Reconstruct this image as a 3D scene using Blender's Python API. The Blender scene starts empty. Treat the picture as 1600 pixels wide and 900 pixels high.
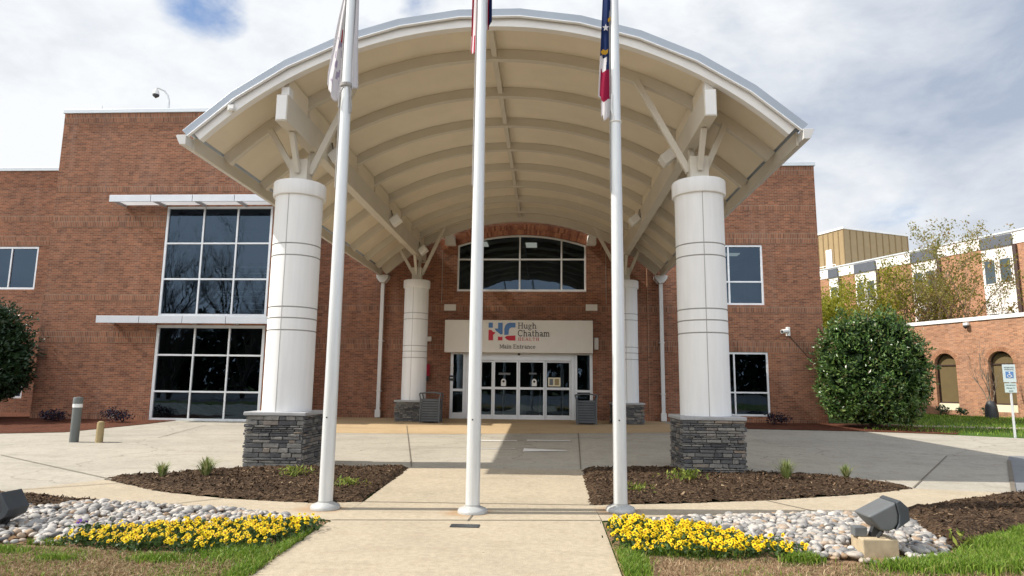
import bpy, bmesh, math, random
import numpy as np
from mathutils import Vector, Matrix

random.seed(7); rng = np.random.default_rng(11)
scene = bpy.context.scene
COL = scene.collection
PI = math.pi

# ------------------------------------------------------------------ helpers
def tag(o, label=None, cat=None, group=None, kind=None):
    if label: o['label'] = label
    if cat: o['category'] = cat
    if group: o['group'] = group
    if kind: o['kind'] = kind
    return o

def empty(name, loc=(0, 0, 0), rz=0.0, parent=None):
    o = bpy.data.objects.new(name, None)
    o.empty_display_size = 0.2
    COL.objects.link(o)
    o.location = loc
    o.rotation_euler = (0, 0, rz)
    if parent: o.parent = parent
    return o

def thing(name, label, cat, loc=(0, 0, 0), rz=0.0, group=None):
    return tag(empty(name, loc, rz), label, cat, group)

def copy_tree(o, parent=None):
    c = o.copy(); COL.objects.link(c); c.parent = parent
    for ch in list(o.children): copy_tree(ch, c)
    return c

class MB:
    """collects faces and links them as one mesh object"""
    def __init__(s):
        s.v = []; s.f = []; s.m = []; s.sm = []; s.uv = {}
    def face(s, pts, m=0, smooth=False, uv=None):
        i = len(s.v); s.v.extend([tuple(p) for p in pts])
        if uv is not None: s.uv[len(s.f)] = uv
        s.f.append(tuple(range(i, i + len(pts)))); s.m.append(m); s.sm.append(smooth)
    def raw(s, verts, faces, m=0, smooth=False):
        i = len(s.v); s.v.extend([tuple(p) for p in verts])
        for f in faces:
            s.f.append(tuple(i + k for k in f)); s.m.append(m); s.sm.append(smooth)
    def box(s, x0, x1, y0, y1, z0, z1, m=0):
        v = [(x0,y0,z0),(x1,y0,z0),(x1,y1,z0),(x0,y1,z0),(x0,y0,z1),(x1,y0,z1),(x1,y1,z1),(x0,y1,z1)]
        s.raw(v, [(0,3,2,1),(4,5,6,7),(0,1,5,4),(1,2,6,5),(2,3,7,6),(3,0,4,7)], m)
    def obox(s, c, ax, ay, az, m=0):
        c = Vector(c); ax, ay, az = Vector(ax), Vector(ay), Vector(az)
        v = [c+ax*i+ay*j+az*k for k in (-1,1) for i, j in ((-1,-1),(1,-1),(1,1),(-1,1))]
        s.raw(v, [(0,3,2,1),(4,5,6,7),(0,1,5,4),(1,2,6,5),(2,3,7,6),(3,0,4,7)], m)
    def bar(s, p, q, w, h, up=(0, 1, 0), m=0):
        p, q = Vector(p), Vector(q); d = (q - p); L = d.length; d.normalize()
        a = d.cross(Vector(up)).normalized(); b = a.cross(d).normalized()
        s.obox((p + q) / 2, d * (L / 2), a * (w / 2), b * (h / 2), m)
    def prism(s, poly, y0, y1, m=0, axis='y'):
        n = len(poly)
        P = (lambda a, b, t: (a, t, b)) if axis == 'y' else ((lambda a, b, t: (t, a, b)) if axis == 'x' else (lambda a, b, t: (a, b, t)))
        v = [P(a, b, y0) for a, b in poly] + [P(a, b, y1) for a, b in poly]
        s.raw(v, [tuple(range(n)), tuple(range(2*n-1, n-1, -1))] + [(i, i+n, (i+1) % n + n, (i+1) % n) for i in range(n)], m)
    def tube(s, pts, r, n=8, m=0, smooth=True, cap=True):
        pts = [Vector(p) for p in pts]
        rs = r if hasattr(r, '__len__') else [r] * len(pts)
        ref = Vector((0.31, 0.17, 0.93)); V = []
        for i, p in enumerate(pts):
            d = (pts[min(i+1, len(pts)-1)] - pts[max(i-1, 0)]).normalized()
            u = ref if abs(d.dot(ref)) < .97 else Vector((1, 0, 0))
            a = d.cross(u).normalized(); b = d.cross(a)
            V += [p + (a*math.cos(2*PI*k/n) + b*math.sin(2*PI*k/n)) * rs[i] for k in range(n)]
        F = [(i*n+k, i*n+(k+1) % n, (i+1)*n+(k+1) % n, (i+1)*n+k) for i in range(len(pts)-1) for k in range(n)]
        s.raw(V, F, m, smooth)
        if cap:
            s.raw(V[:n], [tuple(range(n))], m); s.raw(V[-n:], [tuple(range(n))], m)
    def lathe(s, prof, c=(0, 0, 0), n=48, m=0, smooth=True, mats=None):
        V = []
        for r, z in prof:
            V += [(c[0]+r*math.cos(2*PI*k/n), c[1]+r*math.sin(2*PI*k/n), c[2]+z) for k in range(n)]
        for i in range(len(prof)-1):
            s.raw(V[i*n:(i+2)*n], [(k, (k+1) % n, n+(k+1) % n, n+k) for k in range(n)], mats[i] if mats else m, smooth)
    def arc(s, cx, cz, r0, r1, a0, a1, y0, y1, n=48, m=0):
        """arched band, angles from the vertical"""
        V = []
        for i in range(n+1):
            a = a0 + (a1-a0)*i/n; sx, cz_ = math.sin(a), math.cos(a)
            for r, y in ((r0,y0),(r1,y0),(r1,y1),(r0,y1)): V.append((cx+r*sx, y, cz+r*cz_))
        F = []
        for i in range(n):
            o = i*4
            for k in range(4): F.append((o+k, o+4+k, o+4+(k+1) % 4, o+(k+1) % 4))
        F += [(0,1,2,3), (n*4,n*4+3,n*4+2,n*4+1)]
        s.raw(V, F, m)
    def build(s, name, mats, parent=None, recalc=True, bevel=0, seg=2, kind=None, loc=None):
        me = bpy.data.meshes.new(name)
        me.from_pydata(s.v, [], s.f)
        if not isinstance(mats, (list, tuple)): mats = [mats]
        for x in mats: me.materials.append(x)
        me.polygons.foreach_set('material_index', s.m)
        me.polygons.foreach_set('use_smooth', s.sm)
        if recalc:
            bm = bmesh.new(); bm.from_mesh(me)
            bmesh.ops.remove_doubles(bm, verts=bm.verts, dist=1e-5)
            bmesh.ops.recalc_face_normals(bm, faces=bm.faces)
            bm.to_mesh(me); bm.free()
        if any(s.sm):
            try: me.set_sharp_from_angle(angle=math.radians(38))
            except Exception: pass
        box_uv(me, s.uv if not recalc else None)
        if recalc and s.uv: custom_uv(me, s)
        o = bpy.data.objects.new(name, me); COL.objects.link(o)
        if parent: o.parent = parent
        if loc: o.location = loc
        if bevel:
            b = o.modifiers.new('bevel', 'BEVEL'); b.width = bevel; b.segments = seg
            b.limit_method = 'ANGLE'; b.angle_limit = math.radians(40)
        if kind: o['kind'] = kind
        return o

def box_uv(me, custom=None):
    uvl = me.uv_layers.new(name='UVMap')
    nl = len(me.loops)
    if nl == 0: return
    li = np.empty(nl, np.int32); me.loops.foreach_get('vertex_index', li)
    co = np.empty(len(me.vertices)*3, np.float32); me.vertices.foreach_get('co', co); co = co.reshape(-1, 3)
    npy = len(me.polygons)
    nr = np.empty(npy*3, np.float32); me.polygons.foreach_get('normal', nr); nr = np.abs(nr.reshape(-1, 3))
    tot = np.empty(npy, np.int32); me.polygons.foreach_get('loop_total', tot)
    ax = np.repeat(np.argmax(nr, axis=1), tot)
    p = co[li]; uv = np.empty((nl, 2), np.float32)
    uv[:, 0] = np.where(ax == 0, p[:, 1], p[:, 0]); uv[:, 1] = np.where(ax == 2, p[:, 1], p[:, 2])
    if custom:
        for fi, u in custom.items():
            ls = me.polygons[fi].loop_start
            for k, t in enumerate(u): uv[ls+k] = t
    uvl.data.foreach_set('uv', uv.ravel())

def custom_uv(me, s): pass

def fast_mesh(name, V, F, mats, parent=None, smooth=False, kind=None, mi=None):
    """V (n,3) array, F (m,k) array"""
    me = bpy.data.meshes.new(name)
    V = np.asarray(V, np.float32); F = np.asarray(F, np.int32); k = F.shape[1]
    me.vertices.add(len(V)); me.vertices.foreach_set('co', V.ravel())
    me.loops.add(F.size); me.loops.foreach_set('vertex_index', F.ravel())
    me.polygons.add(len(F))
    me.polygons.foreach_set('loop_start', np.arange(0, F.size, k, dtype=np.int32))
    try: me.polygons.foreach_set('loop_total', np.full(len(F), k, np.int32))
    except Exception: pass
    if not isinstance(mats, (list, tuple)): mats = [mats]
    for x in mats: me.materials.append(x)
    if mi is not None: me.polygons.foreach_set('material_index', np.asarray(mi, np.int32))
    me.polygons.foreach_set('use_smooth', np.full(len(F), smooth))
    me.update(calc_edges=True); me.validate()
    o = bpy.data.objects.new(name, me); COL.objects.link(o)
    if parent: o.parent = parent
    if kind: o['kind'] = kind
    return o

# ------------------------------------------------------------------ materials
class NT:
    def __init__(s, name):
        s.mat = bpy.data.materials.new(name); s.mat.use_nodes = True
        s.t = s.mat.node_tree; s.n = s.t.nodes; s.b = s.n['Principled BSDF']; s.out = s.n['Material Output']
    def new(s, typ, **kw):
        nd = s.n.new(typ)
        for k, v in kw.items():
            if k in nd.inputs: nd.inputs[k].default_value = v
            else: setattr(nd, k, v)
        return nd
    def link(s, a, b): s.t.links.new(a, b)
    def noise(s, vec, scale, detail=4, rough=.55):
        nd = s.new('ShaderNodeTexNoise'); nd.inputs['Scale'].default_value = scale
        nd.inputs['Detail'].default_value = detail; nd.inputs['Roughness'].default_value = rough
        if vec is not None: s.link(vec, nd.inputs['Vector'])
        return nd.outputs['Fac']
    def ramp(s, fac, stops):
        nd = s.new('ShaderNodeValToRGB'); e = nd.color_ramp.elements
        while len(e) < len(stops): e.new(.5)
        for k, (p, c) in enumerate(stops):
            e[k].position = p; e[k].color = (*c, 1) if len(c) == 3 else c
        s.link(fac, nd.inputs['Fac']); return nd.outputs['Color']
    def mix(s, fac, a, b, mode='MIX'):
        nd = s.new('ShaderNodeMix', data_type='RGBA', blend_type=mode)
        for sock, val in ((nd.inputs[0], fac), (nd.inputs[6], a), (nd.inputs[7], b)):
            if isinstance(val, bpy.types.NodeSocket): s.link(val, sock)
            elif isinstance(val, (int, float)): sock.default_value = val
            else: sock.default_value = (*val, 1) if len(val) == 3 else val
        return nd.outputs[2]
    def math(s, op, a, b=None, clamp=False):
        nd = s.new('ShaderNodeMath', operation=op, use_clamp=clamp)
        for sock, val in ((nd.inputs[0], a), (nd.inputs[1], b)):
            if val is None: continue
            if isinstance(val, bpy.types.NodeSocket): s.link(val, sock)
            else: sock.default_value = val
        return nd.outputs[0]
    def bump(s, h, strength=.3, dist=.01):
        nd = s.new('ShaderNodeBump'); nd.inputs['Strength'].default_value = strength; nd.inputs['Distance'].default_value = dist
        s.link(h, nd.inputs['Height']); s.link(nd.outputs[0], s.b.inputs['Normal'])
    def color(s, c):
        if isinstance(c, bpy.types.NodeSocket): s.link(c, s.b.inputs['Base Color'])
        else: s.b.inputs['Base Color'].default_value = (*c, 1)
    def set(s, rough=None, metal=None, spec=None):
        if rough is not None: s.b.inputs['Roughness'].default_value = rough
        if metal is not None: s.b.inputs['Metallic'].default_value = metal
        if spec is not None: s.b.inputs['Specular IOR Level'].default_value = spec
    def obj(s): return s.new('ShaderNodeTexCoord').outputs['Object']
    def pos(s): return s.new('ShaderNodeNewGeometry').outputs['Position']
    def uv(s): return s.new('ShaderNodeTexCoord').outputs['UV']
    def island(s): return s.new('ShaderNodeNewGeometry').outputs['Random Per Island']

def lerp(a, b, t): return tuple(x+(y-x)*t for x, y in zip(a, b))
def mul(a, k): return tuple(min(1, x*k) for x in a)

def paint(name, c, rough=.5, var=.08, scale=3.0, metal=0, bump=0.0, spec=.4, streak=False):
    m = NT(name); p = m.pos()
    if streak:
        mp = m.new('ShaderNodeMapping'); mp.inputs['Scale'].default_value = (6, 6, .5); m.link(p, mp.inputs['Vector']); p2 = mp.outputs[0]
    else: p2 = p
    f = m.noise(p2, scale, 5)
    m.color(m.ramp(f, [(.3, mul(c, 1-var)), (.7, mul(c, 1+var*.5))])); m.set(rough, metal, spec)
    if bump: m.bump(m.noise(p, 120, 3), bump, .004)
    return m.mat

def brick_mat(name, c1, c2, mortar, soldier=False):
    m = NT(name); uv = m.uv()
    if soldier:
        sp = m.new('ShaderNodeSeparateXYZ'); m.link(uv, sp.inputs[0])
        cb = m.new('ShaderNodeCombineXYZ'); m.link(sp.outputs[1], cb.inputs[0]); m.link(sp.outputs[0], cb.inputs[1]); vec = cb.outputs[0]
    else: vec = uv
    bt = m.new('ShaderNodeTexBrick'); m.link(vec, bt.inputs['Vector'])
    bt.offset = 0.0 if soldier else .5
    bt.inputs['Scale'].default_value = 1; bt.inputs['Brick Width'].default_value = .205
    bt.inputs['Row Height'].default_value = .0686; bt.inputs['Mortar Size'].default_value = .010 if soldier else .0072
    bt.inputs['Mortar Smooth'].default_value = .3; bt.inputs['Bias'].default_value = -.15
    bt.inputs['Color1'].default_value = (*c1, 1); bt.inputs['Color2'].default_value = (*c2, 1); bt.inputs['Mortar'].default_value = (*mortar, 1)
    # per-brick tint from a noise sampled on the brick grid, plus broad weathering
    mp = m.new('ShaderNodeMapping'); mp.inputs['Scale'].default_value = (1/.205, 1/.0686, 1); m.link(vec, mp.inputs['Vector'])
    sn = m.new('ShaderNodeVectorMath', operation='FLOOR'); m.link(mp.outputs[0], sn.inputs[0])
    wn = m.new('ShaderNodeTexWhiteNoise'); m.link(sn.outputs[0], wn.inputs['Vector'])
    tint = m.ramp(wn.outputs['Value'], [(0, (.60, .61, .63)), (.22, (.88, .88, .88)), (.7, (1.04, 1.03, 1.0)), (1, (1.26, 1.2, 1.12))])
    c = m.mix(.75, bt.outputs['Color'], tint, 'MULTIPLY')
    broad = m.ramp(m.noise(m.pos(), .55, 5, .6), [(.3, (.86, .85, .86)), (.7, (1.08, 1.06, 1.05))])
    c = m.mix(1, c, broad, 'MULTIPLY')
    # faint pale streaks of salt under edges, dust near ground
    mp2 = m.new('ShaderNodeMapping'); mp2.inputs['Scale'].default_value = (2.2, 2.2, .25); m.link(m.pos(), mp2.inputs['Vector'])
    st = m.ramp(m.noise(mp2.outputs[0], 1.3, 4), [(.52, (0, 0, 0)), (.8, (.22, .22, .22))])
    c = m.mix(st, c, lerp(c1, (.5, .45, .4), .45))
    m.color(c); m.set(.9, 0, .2)
    inv = m.math('SUBTRACT', 1.0, bt.outputs['Fac'])
    m.bump(inv, .6, .006)
    return m.mat

def concrete_mat(name, c, stain=(.38, .30, .20), grain=.10, wear=1.0):
    m = NT(name); p = m.pos()
    big = m.noise(p, .45, 6, .6); mid = m.noise(p, 2.6, 6, .65); fine = m.noise(p, 90, 3, .7)
    col = m.ramp(big, [(.3, mul(c, .86)), (.55, c), (.75, mul(c, 1.06))])
    col = m.mix(m.ramp(mid, [(.5, (0, 0, 0)), (.78, (.35*wear,)*3)]), col, stain)
    col = m.mix(1, col, m.ramp(fine, [(.3, (1-grain*1.6,)*3), (.7, (1+grain*.6,)*3)]), 'MULTIPLY')
    col = m.mix(1, col, m.ramp(m.noise(p, 14, 5, .7), [(.3, (1-grain*.9,)*3), (.7, (1+grain*.4,)*3)]), 'MULTIPLY')
    mp = m.new('ShaderNodeMapping'); mp.inputs['Scale'].default_value = (.35, 3.0, 1); m.link(p, mp.inputs['Vector'])
    streak = m.ramp(m.noise(mp.outputs[0], 1.2, 5, .6), [(.55, (1, 1, 1)), (.8, (.84, .83, .82))])
    col = m.mix(min(1, wear), col, streak, 'MULTIPLY')
    vor = m.new('ShaderNodeTexVoronoi'); vor.inputs['Scale'].default_value = 2.2; m.link(p, vor.inputs['Vector'])
    spots = m.ramp(vor.outputs['Distance'], [(.0, (.45, .42, .38)), (.022, (.45, .42, .38)), (.04, (1, 1, 1))])
    col = m.mix(.8, col, spots, 'MULTIPLY')
    if name == 'walk_concrete':      # rust stains spreading from the flagpole bases
        for sx_, sy_ in ((-2.98, 8.84), (-1.05, 8.78), (.95, 9.10)):
            dn = m.new('ShaderNodeVectorMath', operation='DISTANCE'); m.link(p, dn.inputs[0]); dn.inputs[1].default_value = (sx_, sy_, 0)
            dd = m.math('ADD', dn.outputs['Value'], m.math('MULTIPLY', m.noise(p, 5, 4), .28))
            col = m.mix(m.ramp(dd, [(.30, (.6, .6, .6)), (.52, (0, 0, 0))]), col, (.34, .19, .085))
    if wear > 1.2:
        cv = m.new('ShaderNodeTexVoronoi', feature='DISTANCE_TO_EDGE'); cv.inputs['Scale'].default_value = .16
        wv = m.new('ShaderNodeVectorMath', operation='ADD'); nz = m.new('ShaderNodeTexNoise'); nz.inputs['Scale'].default_value = 1.4; nz.inputs['Detail'].default_value = 5; m.link(p, nz.inputs['Vector'])
        sc = m.new('ShaderNodeVectorMath', operation='SCALE'); sc.inputs['Scale'].default_value = 1.2; m.link(nz.outputs['Color'], sc.inputs[0]); m.link(p, wv.inputs[0]); m.link(sc.outputs[0], wv.inputs[1]); m.link(wv.outputs[0], cv.inputs['Vector'])
        col = m.mix(.7, col, m.ramp(cv.outputs['Distance'], [(.0, (.45, .43, .40)), (.0016, (.5, .48, .45)), (.0035, (1, 1, 1))]), 'MULTIPLY')
    m.color(col); m.set(.9, 0, .25); m.bump(fine, .25, .004)
    return m.mat

def glass_mat(name, tint=(.22, .27, .29), refl=.10):
    m = NT(name); m.n.remove(m.b)
    fr = m.new('ShaderNodeFresnel'); fr.inputs['IOR'].default_value = 1.55
    wob = m.new('ShaderNodeBump'); wob.inputs['Strength'].default_value = .16; wob.inputs['Distance'].default_value = .02
    m.link(m.noise(m.pos(), .9, 2), wob.inputs['Height'])
    fac = m.math('ADD', m.math('MULTIPLY', fr.outputs[0], 1.3), refl, True)
    tr = m.new('ShaderNodeBsdfTransparent'); tr.inputs['Color'].default_value = (*tint, 1)
    gl = m.new('ShaderNodeBsdfGlossy'); gl.inputs['Roughness'].default_value = .01; gl.inputs['Color'].default_value = (.50, .70, .95, 1)
    m.link(wob.outputs[0], gl.inputs['Normal'])
    mx = m.new('ShaderNodeMixShader'); m.link(fac, mx.inputs[0]); m.link(tr.outputs[0], mx.inputs[1]); m.link(gl.outputs[0], mx.inputs[2])
    m.link(mx.outputs[0], m.out.inputs['Surface']); return m.mat

def leaf_mat(name, stops, rough=.45, spec=.4, transl=.25):
    m = NT(name)
    c = m.ramp(m.island(), stops); m.color(c); m.set(rough, 0, spec)
    tl = m.new('ShaderNodeBsdfTranslucent'); m.link(c, tl.inputs['Color'])
    mx = m.new('ShaderNodeMixShader'); mx.inputs[0].default_value = transl
    m.link(m.b.outputs[0], mx.inputs[1]); m.link(tl.outputs[0], mx.inputs[2]); m.link(mx.outputs[0], m.out.inputs['Surface'])
    return m.mat

M = {}
BR1, BR2, MOR = (.300, .120, .066), (.185, .073, .045), (.31, .245, .18)
M['brick'] = brick_mat('red_brick', BR1, BR2, MOR)
M['soldier'] = brick_mat('red_brick_upright', BR1, BR2, MOR, True)
M['wbrick'] = brick_mat('tan_red_brick', (.44, .22, .125), (.35, .165, .095), (.45, .36, .27))
M['wsoldier'] = brick_mat('tan_red_brick_upright', (.44, .22, .125), (.35, .165, .095), (.45, .36, .27), True)
M['white'] = paint('white_paint', (.82, .81, .78), .55, .05)
M['fascia'] = paint('fascia_paint', (.83, .82, .80), .5, .06, 2)
M['ceil'] = paint('ceiling_board', (.80, .72, .585), .7, .06, 1.2)
M['rib'] = paint('rib_paint', (.64, .595, .51), .6, .05, 1.5)
M['stucco'] = paint('column_stucco', (.825, .82, .805), .7, .055, 1.6, bump=.15, streak=True)
M['joint'] = paint('joint_sealant', (.40, .39, .37), .8)
M['flash'] = paint('roof_flashing', (.33, .37, .42), .35, .06, 2, metal=.3)
M['drip'] = paint('drip_edge', (.85, .86, .87), .3, .03)
M['gutter'] = paint('gutter_metal', (.66, .65, .63), .45, .06)
M['alu'] = paint('window_aluminium', (.78, .80, .82), .35, .06, 2, metal=.25)
M['shade'] = paint('sunshade_metal', (.62, .64, .67), .4, .06, 2, metal=.35)
M['pole'] = paint('flagpole_aluminium', (.70, .72, .72), .33, .07, 4, metal=.25, streak=True)
M['collar'] = paint('collar_aluminium', (.48, .48, .46), .45, .15, 8, metal=.2)
M['coping'] = paint('coping_metal', (.62, .66, .69), .4, .05, 2, metal=.2)
M['panel'] = paint('white_wall_panel', (.80, .78, .74), .6, .06, 1)
M['dark'] = paint('dark_metal', (.045, .048, .052), .5, .15)
M['bin'] = paint('charcoal_plastic', (.105, .115, .125), .55, .15)
M['grey'] = paint('grey_fixture_metal', (.075, .085, .095), .5, .1, 5, metal=.3)
M['grey2'] = paint('light_grey_metal', (.155, .165, .17), .45, .1, 5, metal=.2)
M['bolg'] = paint('bollard_grey', (.14, .15, .145), .6, .1)
M['bolt'] = paint('bollard_tan', (.34, .26, .13), .7, .15)
M['lens'] = paint('frosted_lens', (.8, .8, .78), .25)
M['capst'] = paint('capstone', (.38, .38, .38), .8, .12, 6, bump=.3)
M['cblock'] = paint('cast_concrete', (.50, .40, .26), .9, .25, 9, bump=.4)
M['sign'] = paint('sign_panel', (.74, .70, .63), .55, .03)
M['blue'] = paint('logo_blue', (.09, .20, .42), .5, .02)
M['red'] = paint('logo_red', (.50, .02, .04), .5, .02)
M['ink'] = paint('letter_black', (.03, .03, .035), .5, .02)
M['redp'] = paint('alarm_red', (.35, .01, .03), .5, .05)
M['tanmetal'] = paint('tan_metal_siding', (.33, .235, .12), .5, .08, 1.5)
M['bandwhite'] = paint('white_band', (.82, .80, .78), .6, .05, 1)
M['slate'] = paint('slate_panel', (.10, .11, .13), .5, .1)
M['brownframe'] = paint('bronze_frame', (.06, .035, .03), .5, .1)
M['blind'] = paint('tan_blind', (.16, .12, .06), .35, .08)
M['cream'] = paint('cream_panel', (.78, .72, .52), .6, .05)
M['room'] = paint('interior_wall', (.16, .165, .17), .8, .3, .8)
M['roomfloor'] = paint('interior_floor', (.12, .11, .10), .5, .2)
M['bark'] = paint('bark', (.12, .09, .065), .9, .3, 12)
M['barkpale'] = paint('pale_bark', (.20, .16, .115), .9, .3, 12)
M['concrete'] = concrete_mat('walk_concrete', (.50, .42, .305), (.36, .28, .19), .2, 1.1)
M['drive'] = concrete_mat('drive_concrete', (.46, .42, .345), (.27, .24, .19), .18, 1.6)
M['apron'] = concrete_mat('tan_apron_concrete', (.52, .38, .22), (.40, .24, .11))
M['asphalt'] = concrete_mat('asphalt', (.24, .245, .25), (.17, .17, .17))
M['line'] = paint('road_paint', (.80, .78, .74), .7, .15, 6)
M['jointline'] = paint('pavement_joint', (.17, .145, .11), .95, .2)
M['glass'] = glass_mat('tinted_glass', (.20, .25, .27), .015)
M['glassdark'] = glass_mat('dark_glass', (.30, .34, .35), .01)
M['doorglass'] = glass_mat('door_glass', (.36, .40, .40), .02)
M['rope'] = paint('rope', (.35, .34, .33), .9)
M['purpleleaf'] = leaf_mat('purple_leaf', [(0, (.012, .008, .016)), (1, (.035, .02, .04))], .5, .3, .1)
M['bushleaf'] = leaf_mat('glossy_evergreen_leaf', [(0, (.03, .07, .014)), (.4, (.065, .14, .028)), (.75, (.12, .21, .045)), (.93, (.20, .26, .07)), (1, (.20, .13, .08))], .32, .6, .15)
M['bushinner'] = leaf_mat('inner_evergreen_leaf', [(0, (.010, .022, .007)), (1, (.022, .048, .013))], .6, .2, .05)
M['bushleaf2'] = leaf_mat('dark_evergreen_leaf', [(0, (.012, .034, .014)), (.6, (.024, .06, .022)), (1, (.045, .09, .035))], .35, .5, .1)
M['spring'] = leaf_mat('spring_leaf', [(0, (.14, .17, .012)), (.5, (.28, .29, .022)), (1, (.42, .38, .06))], .5, .3, .45)
M['spring2'] = leaf_mat('young_leaf', [(0, (.13, .14, .02)), (.5, (.25, .25, .045)), (.85, (.34, .27, .10)), (1, (.26, .15, .08))], .5, .3, .45)
M['blade'] = leaf_mat('grass_blade', [(0, (.08, .155, .014)), (.5, (.16, .27, .026)), (.85, (.26, .37, .055)), (1, (.40, .35, .14))], .5, .3, .3)
M['straw'] = leaf_mat('straw_blade', [(0, (.16, .10, .05)), (.5, (.32, .22, .12)), (.9, (.52, .40, .25)), (1, (.14, .20, .04))], .7, .2, .2)
M['tuft'] = leaf_mat('tuft_blade', [(0, (.13, .18, .05)), (.6, (.26, .31, .10)), (1, (.44, .42, .22))], .5, .3, .3)
M['peren'] = leaf_mat('perennial_leaf', [(0, (.10, .15, .025)), (.6, (.22, .27, .045)), (1, (.36, .37, .08))], .5, .3, .3)
M['panleaf'] = leaf_mat('pansy_leaf', [(0, (.025, .055, .012)), (1, (.06, .11, .025))], .5, .3, .2)
M['petal'] = leaf_mat('yellow_petal', [(0, (.66, .40, .004)), (.5, (.86, .62, .008)), (1, (.92, .74, .03))], .6, .2, .2)
M['petaldark'] = leaf_mat('dark_pansy_face', [(0, (.08, .02, .005)), (1, (.20, .05, .005))], .6, .2, .1)
M['petalpurple'] = leaf_mat('purple_petal', [(0, (.06, .01, .18)), (1, (.10, .02, .28))], .6, .2, .1)

def stone_mat(name, stops, rough=.7, sc=14):
    m = NT(name); c = m.ramp(m.island(), stops)
    c = m.mix(1, c, m.ramp(m.noise(m.pos(), sc, 5, .65), [(.3, (.68, .67, .66)), (.7, (1.15, 1.13, 1.1))]), 'MULTIPLY')
    m.color(c); m.set(rough, 0, .3); m.bump(m.noise(m.pos(), sc*5, 4), .35, .008); return m.mat
M['ledge'] = stone_mat('ledgestone', [(0, (.085, .086, .092)), (.35, (.14, .14, .14)), (.65, (.20, .195, .185)), (.86, (.27, .255, .23)), (.95, (.27, .22, .175)), (1, (.17, .165, .165))], .85)
M['pebble'] = stone_mat('river_pebble', [(0, (.13, .13, .13)), (.2, (.25, .245, .24)), (.45, (.40, .385, .36)), (.7, (.54, .51, .47)), (.88, (.40, .33, .26)), (.95, (.34, .23, .14)), (1, (.68, .66, .62))], .6, 18)

def mulch_mat(name, c1, c2, c3):
    m = NT(name); p = m.pos()
    v = m.new('ShaderNodeTexVoronoi'); v.inputs['Scale'].default_value = 26
    mp = m.new('ShaderNodeMapping'); mp.inputs['Rotation'].default_value = (0, 0, .5); mp.inputs['Scale'].default_value = (1, 2.2, 1.5)
    m.link(p, mp.inputs['Vector']); m.link(mp.outputs[0], v.inputs['Vector'])
    c = m.ramp(v.outputs['Color'], [(.15, c1), (.55, c2), (.92, c3)])
    c = m.mix(1, c, m.ramp(m.noise(p, 1.1, 5), [(.3, (.75,)*3), (.7, (1.15,)*3)]), 'MULTIPLY')
    m.color(c); m.set(.95, 0, .15); m.bump(v.outputs['Distance'], .9, .03); return m.mat
M['mulch'] = mulch_mat('dark_mulch', (.028, .017, .010), (.075, .046, .027), (.16, .105, .062))
M['straw_mulch'] = mulch_mat('red_pine_straw', (.07, .025, .014), (.14, .05, .028), (.22, .09, .05))
M['chip'] = leaf_mat('bark_chip', [(0, (.022, .014, .009)), (.7, (.092, .056, .034)), (.95, (.19, .125, .075)), (1, (.36, .27, .17))], .9, .1, 0)

def lawn_mat(name, dormant=.5):
    m = NT(name); p = m.pos()
    f = m.noise(p, 1.6, 6, .65); fine = m.noise(p, 60, 4, .75)
    brown = m.ramp(fine, [(.3, (.15, .085, .045)), (.5, (.30, .19, .11)), (.72, (.48, .36, .23))])
    green = m.ramp(fine, [(.3, (.03, .065, .01)), (.5, (.07, .13, .02)), (.75, (.14, .19, .045))])
    c = m.mix(m.ramp(f, [(dormant-.06, (0, 0, 0)), (dormant+.06, (1, 1, 1))]), brown, green)
    m.color(c); m.set(.95, 0, .15); m.bump(fine, .8, .03); return m.mat
M['lawnfront'] = lawn_mat('dormant_lawn', .60)
M['lawn'] = lawn_mat('green_lawn', .2)
M['ground'] = lawn_mat('open_ground', .45)

# ------------------------------------------------------------------ frame of reference
CZ = 1.65
K = 27 / 26.4
def FX(x): return x * K
def FZ(z): return CZ + (z - CZ) * K
WY = 27.0                 # plane of the middle and right facade
LY = 23.4 * K             # plane of the forward left block
def gz(y): return max(0.0, min((y - 9) * .0156, .34))

# ------------------------------------------------------------------ camera
cd = bpy.data.cameras.new('camera'); cam = bpy.data.objects.new('camera', cd); COL.objects.link(cam)
F_, yaw, pitch, roll = 1022.7, -.0537, .1478, .0110
f = Vector((math.sin(yaw)*math.cos(pitch), math.cos(yaw)*math.cos(pitch), math.sin(pitch)))
r0 = Vector((math.cos(yaw), -math.sin(yaw), 0)); u0 = r0.cross(f)
r_ = r0*math.cos(roll) + u0*math.sin(roll); u_ = u0*math.cos(roll) - r0*math.sin(roll)
cam.matrix_world = Matrix(((r_.x, u_.x, -f.x, 0), (r_.y, u_.y, -f.y, 0), (r_.z, u_.z, -f.z, CZ), (0, 0, 0, 1)))
cd.sensor_width = 36; cd.lens = 36 * F_ / 1600; cd.clip_start = .1; cd.clip_end = 3000
scene.camera = cam
def pixdir(x, y): return (f + r_*((x-800)/F_) - u_*((y-450)/F_)).normalized()

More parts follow.
